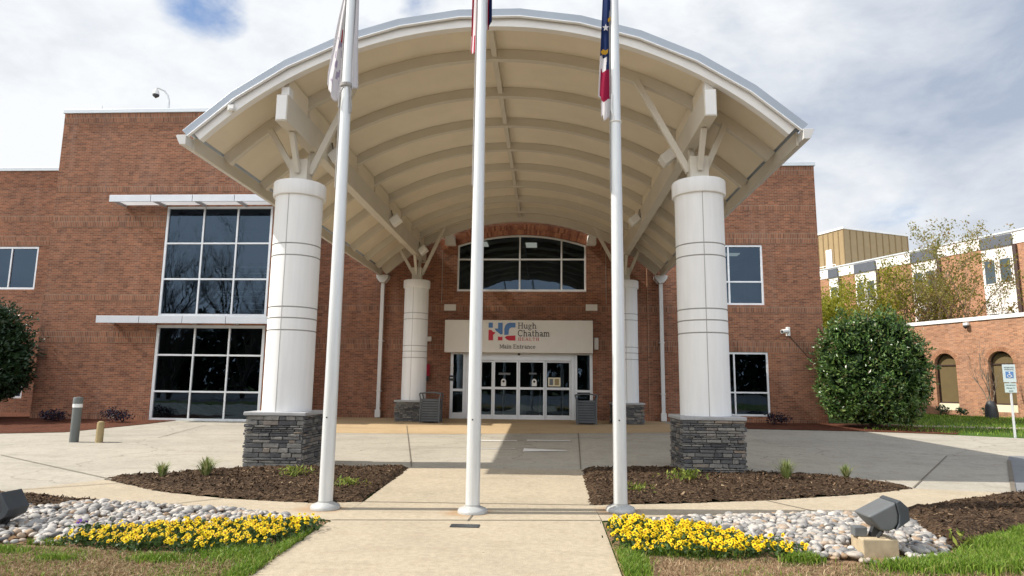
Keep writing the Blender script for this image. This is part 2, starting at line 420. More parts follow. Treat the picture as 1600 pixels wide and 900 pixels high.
# ------------------------------------------------------------------ light
SUN = Vector((.975, .078, -1.0)).normalized()
sl = bpy.data.lights.new('sun', 'SUN'); sl.energy = 5.0; sl.angle = math.radians(.53); sl.color = (1, .945, .86)
so = bpy.data.objects.new('sun', sl); COL.objects.link(so); so.rotation_euler = SUN.to_track_quat('-Z', 'Y').to_euler(); so.location = (-30, -10, 40)
w = bpy.data.worlds.new('World'); scene.world = w; w.use_nodes = True
nt = w.node_tree; N = nt.nodes; L = nt.links
bg = N['Background']; bg.inputs['Strength'].default_value = .10
sky = N.new('ShaderNodeTexSky'); sky.sky_type = 'NISHITA'; sky.sun_disc = False
sky.sun_elevation = math.asin(-SUN.z); sky.sun_rotation = math.atan2(-SUN.x, -SUN.y) % (2*PI)
sky.air_density = 1.0; sky.dust_density = .6; sky.ozone_density = 1.6
def wn(t, **k):
    n = N.new(t)
    for a, b in k.items(): setattr(n, a, b)
    return n
def wm(op, a, b=None, c=False):
    n = wn('ShaderNodeMath', operation=op, use_clamp=c)
    for s_, v_ in ((n.inputs[0], a), (n.inputs[1], b)):
        if v_ is None: continue
        if isinstance(v_, bpy.types.NodeSocket): L.new(v_, s_)
        else: s_.default_value = v_
    return n.outputs[0]
def wrange(v, a, b, c=0., d=1.):
    n = wn('ShaderNodeMapRange', interpolation_type='SMOOTHSTEP'); L.new(v, n.inputs[0])
    for i, x in enumerate((a, b, c, d)): n.inputs[i+1].default_value = x
    return n.outputs[0]
tc = wn('ShaderNodeTexCoord').outputs['Generated']
mp = wn('ShaderNodeMapping'); mp.inputs['Scale'].default_value = (1, 1, 1.9); mp.inputs['Location'].default_value = (.3, .1, .55); L.new(tc, mp.inputs['Vector'])
def wnoise(scale, detail, rough, dist=0., vec=None):
    n = wn('ShaderNodeTexNoise'); n.inputs['Scale'].default_value = scale; n.inputs['Detail'].default_value = detail
    n.inputs['Roughness'].default_value = rough; n.inputs['Distortion'].default_value = dist
    L.new(vec or mp.outputs[0], n.inputs['Vector']); return n.outputs['Fac']
n1 = wnoise(3.2, 9, .56, .25); n2 = wnoise(2.1, 7, .55, .4); n3 = wnoise(9, 8, .6, .3)
sx = wn('ShaderNodeSeparateXYZ'); L.new(tc, sx.inputs[0])
def lobe(px, rad):
    d = pixdir(*px); n = wn('ShaderNodeVectorMath', operation='DOT_PRODUCT'); L.new(tc, n.inputs[0]); n.inputs[1].default_value = d
    return wrange(n.outputs['Value'], math.cos(rad*1.7), math.cos(rad*.2))
cov = wm('ADD', n1, .36)                                              # mostly cloud ahead
for px, rad, k in (((190, 110), .34, -.42), ((560, 40), .2, -.16), ((322, 8), .058, .48), ((580, 0), .085, .52), ((2, 140), .055, .38), ((30, 20), .10, .16), ((1385, -10), .075, .24), ((1390, 285), .07, .16), ((450, -260), .3, .2)):
    cov = wm('SUBTRACT', cov, wm('MULTIPLY', lobe(px, rad), k))
cov = wm('SUBTRACT', cov, wrange(sx.outputs[2], .55, .9, 0, .35))    # clearer overhead
cov = wm('ADD', cov, wm('MULTIPLY', wm('SUBTRACT', n3, .5), .16))
cfac = wrange(cov, .45, .66)
grey = wm('ADD', wrange(sx.outputs[0], .12, .72), wm('MULTIPLY', wm('SUBTRACT', n2, .48), 3.6), True)
grey = wm('MULTIPLY', grey, wrange(sx.outputs[0], -.35, .25, .45, 1.0))
grey = wm('ADD', grey, wm('MULTIPLY', wm('SUBTRACT', n3, .5), .9), True)
cc = wn('ShaderNodeMix', data_type='RGBA'); L.new(grey, cc.inputs[0])
cc.inputs[6].default_value = (8.4, 8.6, 8.8, 1); cc.inputs[7].default_value = (3.8, 4.4, 5.5, 1)
glow = wrange(sx.outputs[1], .15, -.6, 1.0, 1.85)      # clouds behind the camera brightened, added fill for faces turned to it
ccg = wn('ShaderNodeVectorMath', operation='SCALE'); L.new(cc.outputs[2], ccg.inputs[0]); L.new(glow, ccg.inputs['Scale'])
mx = wn('ShaderNodeMix', data_type='RGBA'); L.new(cfac, mx.inputs[0])
sk2 = wn('ShaderNodeMix', data_type='RGBA', blend_type='MULTIPLY'); sk2.inputs[0].default_value = 1
L.new(sky.outputs[0], sk2.inputs[6]); sk2.inputs[7].default_value = (1.0, 1.15, 1.3, 1)
L.new(sk2.outputs[2], mx.inputs[6]); L.new(ccg.outputs[0], mx.inputs[7]); L.new(mx.outputs[2], bg.inputs['Color'])

vs = scene.view_settings; vs.view_transform = 'Standard'; vs.look = 'None'; vs.exposure = 0.20; vs.gamma = 1.0; vs.use_curve_mapping = False
scene.cycles.max_bounces = 8; scene.cycles.transparent_max_bounces = 12; scene.cycles.caustics_reflective = False; scene.cycles.caustics_refractive = False
scene.cycles.use_denoising = True

# ------------------------------------------------------------------ ground sheets
def sheet(name, poly, dz, mat, kind='structure', cuts=(9.0, 30.8)):
    bm = bmesh.new(); vs_ = [bm.verts.new((x, y, 0)) for x, y in poly]
    bm.faces.new(vs_)
    for yc in cuts:
        bmesh.ops.bisect_plane(bm, geom=bm.verts[:]+bm.edges[:]+bm.faces[:], plane_co=(0, yc, 0), plane_no=(0, 1, 0))
    bmesh.ops.triangulate(bm, faces=bm.faces[:])
    for v in bm.verts: v.co.z = gz(v.co.y) + dz
    bmesh.ops.recalc_face_normals(bm, faces=bm.faces)
    for fc in bm.faces:
        if fc.normal.z < 0: fc.normal_flip()
    me = bpy.data.meshes.new(name); bm.to_mesh(me); bm.free(); me.materials.append(mat); box_uv(me)
    o = bpy.data.objects.new(name, me); COL.objects.link(o); o['kind'] = kind; return o

sheet('ground', [(-400, -400), (400, -400), (400, 700), (-400, 700)], -.004, M['ground'])
DRIVE_FRONT = [(-8.0, 9.6), (-7.28, 10.82), (-6.24, 11.6), (-5.5, 12.1), (-4.2, 12.45), (-2.6, 12.76), (.7, 12.92), (2.45, 13.3), (3.77, 12.85), (5.13, 12.43), (6.0, 11.46), (7.46, 11.15)]
sheet('driveway', [(-60, -14), (-30, -2), (-13, 4.5)] + DRIVE_FRONT + [(10.3, 15.6), (11.0, 16.6), (40, 13), (40, 17.5), (20, 19.5), (14.8, 21.5), (12.5, 22.8), (10.7, 23.3), (6.9, 23.7), (5.2, 26.2), (4.9, 27.3), (-9.8, 27.3), (-9.8, 23.9), (-13.6, 23.9), (-13.6, 22.1), (-14.0, 18.75), (-15.4, 18.1), (-60, 15)], .004, M['drive'])
sheet('asphalt_road', [(7.46, 11.15), (40, -2), (40, 13), (11.0, 16.6), (10.3, 15.6)], .006, M['asphalt'])
sheet('entry_apron', [(-7.6, 19.75), (-3, 20.1), (1.0, 21.0), (4.6, 21.9), (4.6, 27.2), (-9.5, 27.2), (-9.5, 22.5)], .008, M['apron'])
sheet('front_walk', [(-2.45, -3), (.6, -3), (.68, 8.46), (.66, 9.5), (.71, 12.92), (-2.64, 12.76), (-2.55, 9.4), (-2.6, 8.11)], .012, M['concrete'])
sheet('crescent_walk_west', [(-2.56, 9.39), (-3.21, 9.23), (-4.57, 9.42), (-5.77, 9.85), (-7.28, 10.82), (-8.0, 9.6), (-7.46, 9.35), (-6.47, 8.93), (-4.65, 8.71), (-3.49, 8.41), (-2.6, 8.15)], .010, M['concrete'])
sheet('crescent_walk_east', [(.66, 9.5), (1.78, 9.71), (3.24, 10.11), (4.94, 10.81), (6.0, 11.46), (7.46, 11.15), (5.64, 10.03), (4.7, 9.41), (1.18, 8.63), (.69, 8.46)], .010, M['concrete'])
sheet('front_lawn_west', [(-14, -4), (-2.5, -4), (-2.62, 8.1), (-3.4, 8.4), (-8, 9.5), (-14, 5)], .002, M['lawnfront'])
sheet('front_lawn_east', [(.6, -4), (14, -4), (14, 8), (7.4, 11.0), (4.7, 9.35), (.7, 8.4)], .002, M['lawnfront'])
sheet('side_lawn', [(10.9, 23.35), (12.5, 22.85), (14.8, 21.55), (20, 19.55), (40, 17.5), (60, 30), (30, 60), (10.9, 60)], .002, M['lawn'])
sheet('side_path', [(13.5, 26.2), (40, 21.5), (40, 22.7), (13.5, 27.2)], .006, M['concrete'])
sheet('pine_straw_bed_west', [(-60, 15.05), (-15.4, 18.15), (-14.0, 18.8), (-13.65, 22.1), (-13.65, 27), (-60, 27)], .014, M['straw_mulch'])
sheet('pine_straw_bed_east', [(4.95, 27.2), (5.25, 26.25), (6.9, 23.75), (10.7, 23.35), (13.4, 22.6), (14.6, 24.2), (13.5, 27.2)], .014, M['straw_mulch'])

# control joints and painted marks
def strips(name, segs, wd, dz, mat):
    b = MB()
    for (x0, y0), (x1, y1) in segs:
        d = Vector((x1-x0, y1-y0, 0)).normalized(); p = Vector((-d.y, d.x, 0)) * wd/2
        n = max(1, int(abs(y1-y0)/3))
        ys = sorted({0.0, 1.0} | {(c-y0)/(y1-y0) for c in (9.0,) if abs(y1-y0) > 1e-6 and 0 < (c-y0)/(y1-y0) < 1})
        for a, c in zip(ys[:-1], ys[1:]):
            q0 = (x0+(x1-x0)*a, y0+(y1-y0)*a); q1 = (x0+(x1-x0)*c, y0+(y1-y0)*c)
            b.face([(q0[0]-p.x, q0[1]-p.y, gz(q0[1]-p.y)+dz), (q1[0]-p.x, q1[1]-p.y, gz(q1[1]-p.y)+dz), (q1[0]+p.x, q1[1]+p.y, gz(q1[1]+p.y)+dz), (q0[0]+p.x, q0[1]+p.y, gz(q0[1]+p.y)+dz)])
    return b.build(name, mat, kind='structure')
strips('pavement_joints', [((-4.85, 23), (-2.60, 12.9)), ((1.0, 21.0), (.66, 12.95)), ((-2.6, 8.14), (.68, 8.46)), ((-.95, 8.25), (-.93, 8.75)),
    ((-2.56, 9.37), (.66, 9.47)), ((-8.0, 9.62), (-4.2, 12.45)), ((-14, 17.6), (-6.4, 19.3)), ((-11.5, 13.6), (-7.3, 10.9)), ((-6.4, 19.3), (1.0, 20.6)), ((-3.2, 16.4), (.75, 16.6)),
    ((6.05, 11.5), (9.4, 16.3)), ((9.4, 16.3), (10.8, 16.5)), ((5.0, 19.5), (9.3, 16.3)), ((-4.6, 9.4), (-5.2, 8.8)), ((3.2, 10.1), (3.7, 9.2)),
    ((-13.5, 22.0), (-6.0, 21.9)), ((-10.5, 17.6), (-11.5, 22.0))], .022, .018, M['jointline'])
b = MB()
for x0, x1, y0, y1, tap in ((-1.85, -.8, 18.1, 18.32, 0), (-.54, .66, 18.33, 18.6, 0), (-1.95, -.75, 16.2, 16.33, 0), (-.55, .5, 15.75, 16.45, 1)):
    if tap: pts = [(x0, y0), (x1, (y0+y1)/2-.05), (x1, (y0+y1)/2+.02), (x0, y1)]
    else: pts = [(x0, y0), (x1, y0+.1), (x1, y1+.05), (x0, y1)]
    b.face([(x, y, gz(y)+.016) for x, y in pts])
b.build('road_marking', M['line'], kind='structure')
strips('driveway_edge_strip', [((7.44, 11.2), (10.33, 15.6))], .07, .02, M['jointline'])

# ------------------------------------------------------------------ planting beds and scatter
def inside(poly, x, y):
    x = np.asarray(x); y = np.asarray(y); c = np.zeros(x.shape, bool); n = len(poly)
    for i in range(n):
        x1, y1 = poly[i]; x2, y2 = poly[(i+1) % n]
        t = ((y1 > y) != (y2 > y)) & (x < (x2-x1)*(y-y1)/((y2-y1) if y2 != y1 else 1e-9)+x1); c ^= t
    return c
def edge_dist(poly, x, y):
    d = np.full(np.shape(x), 1e9); n = len(poly)
    for i in range(n):
        a = np.array(poly[i]); c = np.array(poly[(i+1) % n]); e = c-a
        t = np.clip(((x-a[0])*e[0]+(y-a[1])*e[1])/(e@e), 0, 1)
        d = np.minimum(d, np.hypot(x-a[0]-t*e[0], y-a[1]-t*e[1]))
    return d
def sample(poly, n, margin=0.0):
    P = np.array(poly); lo, hi = P.min(0), P.max(0); out = []
    while len(out) < n:
        q = rng.uniform(lo, hi, (n*2, 2)); k = inside(poly, q[:, 0], q[:, 1]); q = q[k]
        if margin: q = q[edge_dist(poly, q[:, 0], q[:, 1]) > margin]
        out.extend(q.tolist())
    return np.array(out[:n])
gzv = lambda y: np.clip((y-9)*.0156, 0, .34)
def smooth_noise(x, y, s):
    return (np.sin(x*s*1.7+y*s*.9+1.3)+np.sin(x*s*.7-y*s*2.1+.4)+np.sin(x*s*3.1+y*s*2.7)*.6+np.sin(x*s*5.3-y*s*4.1)*.35)/2.9
def chips(P, z, size, asp=3.0, tilt=.5):
    n = len(P); a = rng.uniform(0, 2*PI, n); s = size*rng.uniform(.5, 1.4, n); t = rng.normal(0, tilt, n)
    d = np.stack([np.cos(a)*np.cos(t), np.sin(a)*np.cos(t), np.sin(t)], 1); e = np.stack([-np.sin(a), np.cos(a), rng.normal(0, tilt, n)], 1)
    c = np.column_stack([P, z])
    V = np.stack([c-d*s[:, None]-e*(s/asp)[:, None], c+d*s[:, None]-e*(s/asp)[:, None], c+d*s[:, None]+e*(s/asp)[:, None], c-d*s[:, None]+e*(s/asp)[:, None]], 1).reshape(-1, 3)
    return V, np.arange(4*n).reshape(-1, 4)
def mound(poly, x, y, h):
    return gzv(y) + .012 + np.minimum(edge_dist(poly, x, y)*.35, h)*(1+.25*smooth_noise(x, y, 3)) + .018*smooth_noise(x, y, 17)
def mulch_bed(name, poly, h, mat, nchip):
    P = np.array(poly); lo, hi = P.min(0)-.05, P.max(0)+.05; st = .05
    xs = np.arange(lo[0], hi[0], st); ys = np.arange(lo[1], hi[1], st); X, Y = np.meshgrid(xs, ys, indexing='ij')
    X = X + rng.uniform(-.015, .015, X.shape); Y = Y + rng.uniform(-.015, .015, Y.shape)
    ins = inside(poly, X, Y); D = edge_dist(poly, X, Y); sd = np.where(ins, D, -D)
    Z = gzv(Y) + .012 + np.clip(sd*.5+.02, -.03, h)*(1+.25*smooth_noise(X, Y, 3)) + .014*smooth_noise(X, Y, 17) + rng.normal(0, .007, X.shape)
    ok = sd > -.06 - .03*smooth_noise(X, Y, 9)
    nx, ny = X.shape; idx = np.arange(nx*ny).reshape(nx, ny)
    q = ok[:-1, :-1] & ok[1:, :-1] & ok[1:, 1:] & ok[:-1, 1:]
    Fq = np.stack([idx[:-1, :-1][q], idx[1:, :-1][q], idx[1:, 1:][q], idx[:-1, 1:][q]], 1)
    V = np.stack([X.ravel(), Y.ravel(), Z.ravel()], 1)
    S = sample(poly, nchip); z = gzv(S[:, 1])+.03+np.minimum(edge_dist(poly, S[:, 0], S[:, 1])*.5, h)
    V2, F2 = chips(S, z, .022)
    return fast_mesh(name, np.vstack([V, V2]), np.vstack([Fq, F2+len(V)]), [mat, M['chip']], kind='stuff', mi=[0]*len(Fq)+[1]*len(F2))
BED_W = [(-7.28, 10.82), (-5.77, 9.87), (-4.57, 9.44), (-3.21, 9.25), (-2.58, 9.39), (-2.64, 12.72), (-4.25, 12.43), (-5.57, 12.1), (-6.24, 11.58)]
BED_E = [(.71, 12.9), (2.45, 13.27), (3.77, 12.82), (5.13, 12.4), (6.0, 11.44), (4.94, 10.83), (3.24, 10.13), (1.78, 9.73), (.64, 9.52)]
tag(mulch_bed('mulch', BED_W, .07, M['mulch'], 2600), 'dark brown bark mulch in the bed left of the walk', 'mulch')
tag(mulch_bed('mulch', BED_E, .07, M['mulch'], 2600), 'dark brown bark mulch in the bed right of the walk', 'mulch')
tag(mulch_bed('mulch', [(-8.4, 9.5), (-7.4, 9.3), (-6.0, 8.95), (-6.3, 8.3), (-7.6, 8.1), (-10, 8.0), (-10.5, 7.7)], .05, M['mulch'], 900), 'dark mulch behind the pebbles at the left edge', 'mulch')
tag(mulch_bed('mulch', [(4.72, 9.38), (5.64, 9.98), (7.46, 11.08), (12, 10.5), (9.5, 8.6), (7.5, 8.7), (5.72, 8.5), (4.2, 7.4), (4.45, 8.5)], .10, M['mulch'], 2600), 'dark mulch spread beside the right pebble bed', 'mulch')

# river pebbles
def ico(sub=1):
    bm = bmesh.new(); bmesh.ops.create_icosphere(bm, subdivisions=sub, radius=1)
    V = np.array([v.co[:] for v in bm.verts]); Fc = np.array([[v.index for v in fc.verts] for fc in bm.faces]); bm.free(); return V, Fc
def pebbles(name, poly, n, label, extra=None):
    V0, F0 = ico(2); S = sample(poly, n); VV = []; FF = []
    S = S[~((np.abs(S[:, 0]-3.30) < .24) & (S[:, 1] > 6.80) & (S[:, 1] < 7.32))]
    for i, (x, y) in enumerate(S):
        a = rng.uniform(.027, .056)*(1.0 if rng.random() < .88 else 1.5); sc = np.array([a, a*rng.uniform(.6, .9), a*rng.uniform(.42, .68)])
        ph = rng.uniform(0, 6, 3)
        v = V0*(1+.13*np.sin(V0[:, [1, 2, 0]]*2.3+ph)+.06*np.sin(V0[:, [2, 0, 1]]*4.1+ph))*sc
        t = rng.normal(0, .25); rzz = rng.uniform(0, 2*PI)
        Rx = np.array([[1, 0, 0], [0, math.cos(t), -math.sin(t)], [0, math.sin(t), math.cos(t)]]); Rz = np.array([[math.cos(rzz), -math.sin(rzz), 0], [math.sin(rzz), math.cos(rzz), 0], [0, 0, 1]])
        d = float(edge_dist(poly, np.array([x]), np.array([y]))[0])
        v = v@Rx.T@Rz.T+np.array([x, y, gz(y)+.012+min(d*.2, .045)+rng.uniform(0, .025)])
        FF.append(F0+len(V0)*i); VV.append(v)
    return tag(fast_mesh(name, np.vstack(VV), np.vstack(FF), M['pebble'], smooth=True, kind='stuff'), label, 'pebbles')
PEB_W = [(-10, 6.6), (-6.4, 6.5), (-5.1, 6.6), (-4.5, 7.12), (-3.6, 7.5), (-3.0, 7.85), (-3.1, 8.2), (-3.45, 8.38), (-4.65, 8.66), (-6.1, 8.98), (-6.5, 8.4), (-7.6, 8.2), (-10, 8.1)]
PEB_E = [(1.2, 8.5), (2.9, 8.98), (4.6, 9.3), (4.5, 8.5), (4.28, 7.55), (3.95, 7.0), (3.3, 6.70), (2.7, 6.74), (2.3, 7.15), (1.8, 7.75), (1.2, 8.0)]
pebbles('river_pebbles', PEB_W, 2900, 'pale rounded river pebbles around the left floodlight')
pebbles('river_pebbles', PEB_E, 1900, 'pale rounded river pebbles around the right floodlight block')

# grass
def blades(P, h, wd, mat, name, label, lean=.35, z0=None):
    n = len(P); a = rng.uniform(0, 2*PI, n); hh = h*rng.uniform(.5, 1.3, n); ww = wd*rng.uniform(.6, 1.3, n)
    ln = rng.normal(0, lean, (n, 2)); z = gzv(P[:, 1]) if z0 is None else z0
    c = np.column_stack([P, z+.0]); e = np.stack([np.cos(a), np.sin(a), np.zeros(n)], 1)*ww[:, None]
    mid = c+np.column_stack([ln*hh[:, None]*.35, hh*.6]); top = c+np.column_stack([ln*hh[:, None], hh*(1-.3*np.clip(np.hypot(*ln.T), 0, 1))])
    V = np.stack([c-e, c+e, mid+e*.7, mid-e*.7, top], 1).reshape(-1, 3); o = np.arange(n)*5
    Fq = np.stack([o, o+1, o+2, o+3], 1); Ft = np.stack([o+3, o+2, o+4, o+4], 1)
    me_faces = np.vstack([Fq]); 
    V2 = V; F3 = np.vstack([np.stack([o, o+1, o+2], 1), np.stack([o, o+2, o+3], 1), np.stack([o+3, o+2, o+4], 1)])
    ob = fast_mesh(name, V2, F3, mat, kind='stuff')
    return tag(ob, label, 'grass')
def patchy(poly, n, patches):
    out = []
    for cx, cy, rx, ry, k in patches:
        m = int(n*k); q = rng.normal(0, .55, (m*2, 2))*np.array([rx, ry])+np.array([cx, cy]); q = q[inside(poly, q[:, 0], q[:, 1])][:m]; out.append(q)
    return np.vstack(out)
GW = [(-9, 4.5), (-2.46, 4.5), (-2.62, 8.0), (-3.2, 6.95), (-4.3, 6.62), (-5.2, 6.7), (-6.4, 6.6), (-9, 6.7)]
GE = [(.64, 4.5), (9, 4.5), (9, 9.2), (5.75, 8.5), (4.3, 7.35), (3.95, 6.98), (3.3, 6.7), (2.75, 6.8), (2.3, 6.75), (1.2, 6.95), (.72, 7.2)]
blades(patchy(GW, 9000, [(-5.4, 6.35, .35, .10, .16), (-3.0, 6.5, .35, .30, .30), (-2.62, 6.9, .07, .5, .14), (-4.1, 6.62, .10, .06, .03), (-4.55, 6.12, .14, .06, .04), (-5.0, 6.70, .2, .05, .05), (-6.3, 6.5, .4, .10, .08), (-3.6, 6.2, .25, .10, .07), (-2.62, 6.0, .12, .4, .16), (-3.35, 6.75, .25, .1, .07)]),
       .075, .005, M['blade'], 'grass', 'green grass patches below the left flower bed')
blades(patchy(GE, 15000, [(.75, 6.4, .14, .35, .16), (2.45, 6.75, .16, .1, .06), (4.0, 6.7, .45, .2, .34), (4.9, 7.6, .5, .4, .6), (5.7, 8.2, .4, .25, .34), (3.4, 6.55, .3, .12, .12), (1.6, 6.9, .6, .1, .06), (4.6, 6.9, .5, .3, .3)]),
       .10, .006, M['blade'], 'grass', 'tall bright green grass at the right corner')
GWv = [(-6.6, 5.6), (-2.5, 5.6), (-2.6, 7.0), (-2.9, 6.62), (-3.4, 6.42), (-4.1, 6.46), (-5.1, 6.58), (-6.6, 6.5)]; GEv = [(.66, 5.6), (6.5, 5.6), (6.5, 8.8), (5.75, 8.5), (4.3, 7.35), (3.95, 6.98), (3.3, 6.68), (2.75, 6.74), (2.1, 6.8), (.9, 6.75), (.7, 7.2)]
blades(np.vstack([sample(GWv, 17000), sample(GEv, 21000)]), .038, .0042, M['straw'], 'dormant_grass', 'brown dormant grass along the front of the beds', 1.1)
Q = sample(GWv, 9000); Q = Q[smooth_noise(Q[:, 0], Q[:, 1], 2.6)+rng.normal(0, .25, len(Q)) > .12]; blades(Q, .045, .0042, M['blade'], 'thin_grass', 'thin new green grass among straw at the left corner', .5)
Q = sample(GEv, 9000); Q = Q[smooth_noise(Q[:, 0], Q[:, 1], 2.2)+rng.normal(0, .25, len(Q)) > .25]; blades(Q, .05, .0042, M['blade'], 'thin_grass', 'thin new green grass among straw at the right corner', .5)
blades(sample([(11.2, 24.2), (14, 22.6), (20, 20.0), (26, 19), (32, 26), (24, 33), (19, 37), (14.2, 27)], 14000), .11, .012, M['blade'], 'grass', 'green lawn before the wing with arched windows', .3)

# pansies
def leafquads(C, D, size, asp=.45, fold=.15):
    """leaf quads: centres C, pointing D"""
    n = len(C); D = D/np.linalg.norm(D, axis=1, keepdims=True); R = rng.normal(0, 1, (n, 3)); E_ = np.cross(D, R); E_ /= np.linalg.norm(E_, axis=1, keepdims=True)
    s = (size*rng.uniform(.6, 1.3, n))[:, None]; Nn = np.cross(D, E_)
    V = np.stack([C-D*s*.5, C+E_*s*asp*.5+Nn*s*fold*.4, C+D*s*.5, C-E_*s*asp*.5+Nn*s*fold*.4], 1).reshape(-1, 3)
    return V, np.arange(4*n).reshape(-1, 4)
def pansy_mesh(seed, purple=False):
    g = np.random.default_rng(seed)
    C = np.column_stack([g.normal(0, .08, (70, 2)), g.uniform(.02, .135, 70)]); D = np.column_stack([g.normal(0, 1, (70, 2)), g.uniform(.2, 1, 70)])
    V, Fq = leafquads(C, D, .055, .6)
    me1 = fast_mesh('foliage', V, Fq, M['panleaf'])
    VV, FF, MI = [], [], []; k = 0
    for _ in range(8 if not purple else 3):
        c = np.array([*g.normal(0, .075, 2), g.uniform(.10, .165)]); nrm = np.array([g.normal(0, .45), -.75+g.normal(0, .4), .75]); nrm /= np.linalg.norm(nrm)
        a = np.cross(nrm, [0, 0, 1]); a /= np.linalg.norm(a); bb = np.cross(a, nrm); R = g.uniform(.017, .034)
        for j in range(5):
            t = j*2*PI/5+.3; d = a*math.cos(t)+bb*math.sin(t); e = np.cross(nrm, d)
            q = [c+d*R*.08, c+d*R*.55+e*R*.52+nrm*.004*(j % 2), c+d*R*1.05+e*R*.22-nrm*.004, c+d*R*1.05-e*R*.22-nrm*.004, c+d*R*.55-e*R*.52+nrm*.004*(j % 2)]
            VV += q; FF += [(k, k+1, k+2, k+2), (k, k+2, k+3, k+3), (k, k+3, k+4, k+4)]; MI += [0]*3; k += 5
        q = [c+nrm*.007-a*R*.42-bb*R*.36, c+nrm*.007+a*R*.42-bb*R*.36, c+nrm*.007+a*R*.2+bb*R*.2, c+nrm*.007-a*R*.2+bb*R*.2]
        VV += q; FF += [(k, k+1, k+2, k+3)]; MI += [1]; k += 4
    b = MB()
    b.v = [tuple(x) for x in VV]; b.f = [tuple(dict.fromkeys(x)) for x in FF]; b.m = MI; b.sm = [False]*len(FF)
    me2 = b.build('blossoms', [M['petalpurple'] if purple else M['petal'], M['petaldark']], recalc=False)
    return me1, me2
def pansy_thing(seed, label, purple=False, group=None):
    t = thing('pansy_plant', label, 'flower', group=group)
    for o in pansy_mesh(seed, purple): o.parent = t
    return t
PAN_W = [(-2.62, 7.86), (-3.14, 7.75), (-3.73, 7.45), (-4.36, 7.30), (-4.78, 6.97), (-4.98, 6.66), (-4.07, 6.50), (-3.41, 6.47), (-2.88, 6.66), (-2.64, 7.05)]
PAN_E = [(.80, 8.05), (1.17, 8.08), (1.73, 7.88), (2.19, 7.3), (2.62, 6.92), (2.1, 6.82), (1.41, 6.76), (.86, 6.78), (.80, 7.3)]
for poly, lab, grp, n in ((PAN_W, 'yellow pansy plant in the packed flower bed left of the walk', 'yellow pansies in the left bed', 92), (PAN_E, 'yellow pansy plant in the packed flower bed right of the walk', 'yellow pansies in the right bed', 84)):
    protos = [pansy_thing(100+i+n, lab, group=grp) for i in range(4)]
    pts = []; tries = 0
    while len(pts) < n and tries < 20000:
        tries += 1; q = sample(poly, 1)[0]
        if all((q[0]-p[0])**2+(q[1]-p[1])**2 > .115**2 for p in pts): pts.append(q)
    for i, q in enumerate(pts):
        o = protos[i] if i < 4 else copy_tree(protos[i % 4])
        o.location = (q[0], q[1], .005); o.rotation_euler = (0, 0, random.uniform(-.7, .7)); s_ = random.uniform(.62, .98); o.scale = (s_, s_, s_)
o = pansy_thing(77, 'lone purple pansy at the left end of the yellow flower bed', True); o.location = (-4.82, 7.02, .01); o.scale = (1.0, 1.0, 1.0)

# ornamental tufts and leafy perennials in the mulch
def tuft(x, y, h, n, label, wide=.5):
    g = rng; a = g.uniform(0, 2*PI, n); sp = np.abs(g.normal(0, wide, n)); hh = h*g.uniform(.5, 1.15, n)
    d = np.stack([np.cos(a), np.sin(a)], 1); c = np.column_stack([d*.03*g.uniform(0, 1, (n, 1)), np.zeros(n)])
    e = np.stack([-np.sin(a), np.cos(a), np.zeros(n)], 1)*.0075
    m1 = c+np.column_stack([d*(sp*hh*.4)[:, None], hh*.6]); m2 = c+np.column_stack([d*(sp*hh)[:, None], hh*(1-.25*sp)])
    V = np.stack([c-e, c+e, m1+e, m1-e, m2], 1).reshape(-1, 3); k = np.arange(n)*5
    Fa = np.vstack([np.stack([k, k+1, k+2], 1), np.stack([k, k+2, k+3], 1), np.stack([k+3, k+2, k+4], 1)])
    o = fast_mesh('grass_tuft', V, Fa, M['tuft']); o.location = (x, y, gz(y)+.05); return tag(o, label, 'ornamental grass')
tuft(-6.35, 10.86, .27, 150, 'small pale grass tuft at the left tip of the mulch')
tuft(-5.65, 10.95, .34, 260, 'taller green grass tuft beside the left stone pedestal')
tuft(4.13, 11.85, .36, 170, 'upright pale grass tuft behind the right mulch bed')
tuft(5.24, 12.1, .26, 120, 'sparse low grass tuft near the right bed tip')
def perennial(x, y, h, n, label, rx=.25):
    C = np.column_stack([rng.normal(0, rx*.5, n), rng.normal(0, .09, n), rng.uniform(.01, h, n)]); D = np.column_stack([rng.normal(0, .8, (n, 2)), rng.uniform(.3, 1.2, n)])
    V, Fq = leafquads(C, D, .10, .32); t = thing('leafy_perennial', label, 'plant', (x, y, gz(y)+.05)); fast_mesh('foliage', V, Fq, M['peren'], t); return t
perennial(-4.25, 11.2, .16, 110, 'low yellow green perennial before the left stone pedestal')
perennial(-3.05, 10.3, .14, 80, 'small leafy plant just behind the left flagpole')
perennial(2.3, 11.5, .19, 150, 'leafy perennial in the mulch before the right pedestal', .32)
perennial(1.35, 10.35, .13, 80, 'small leafy plant just behind the right flagpole')
perennial(4.35, 7.42, .14, 24, 'tiny sprouting weed at the edge of the right pebbles', .1)

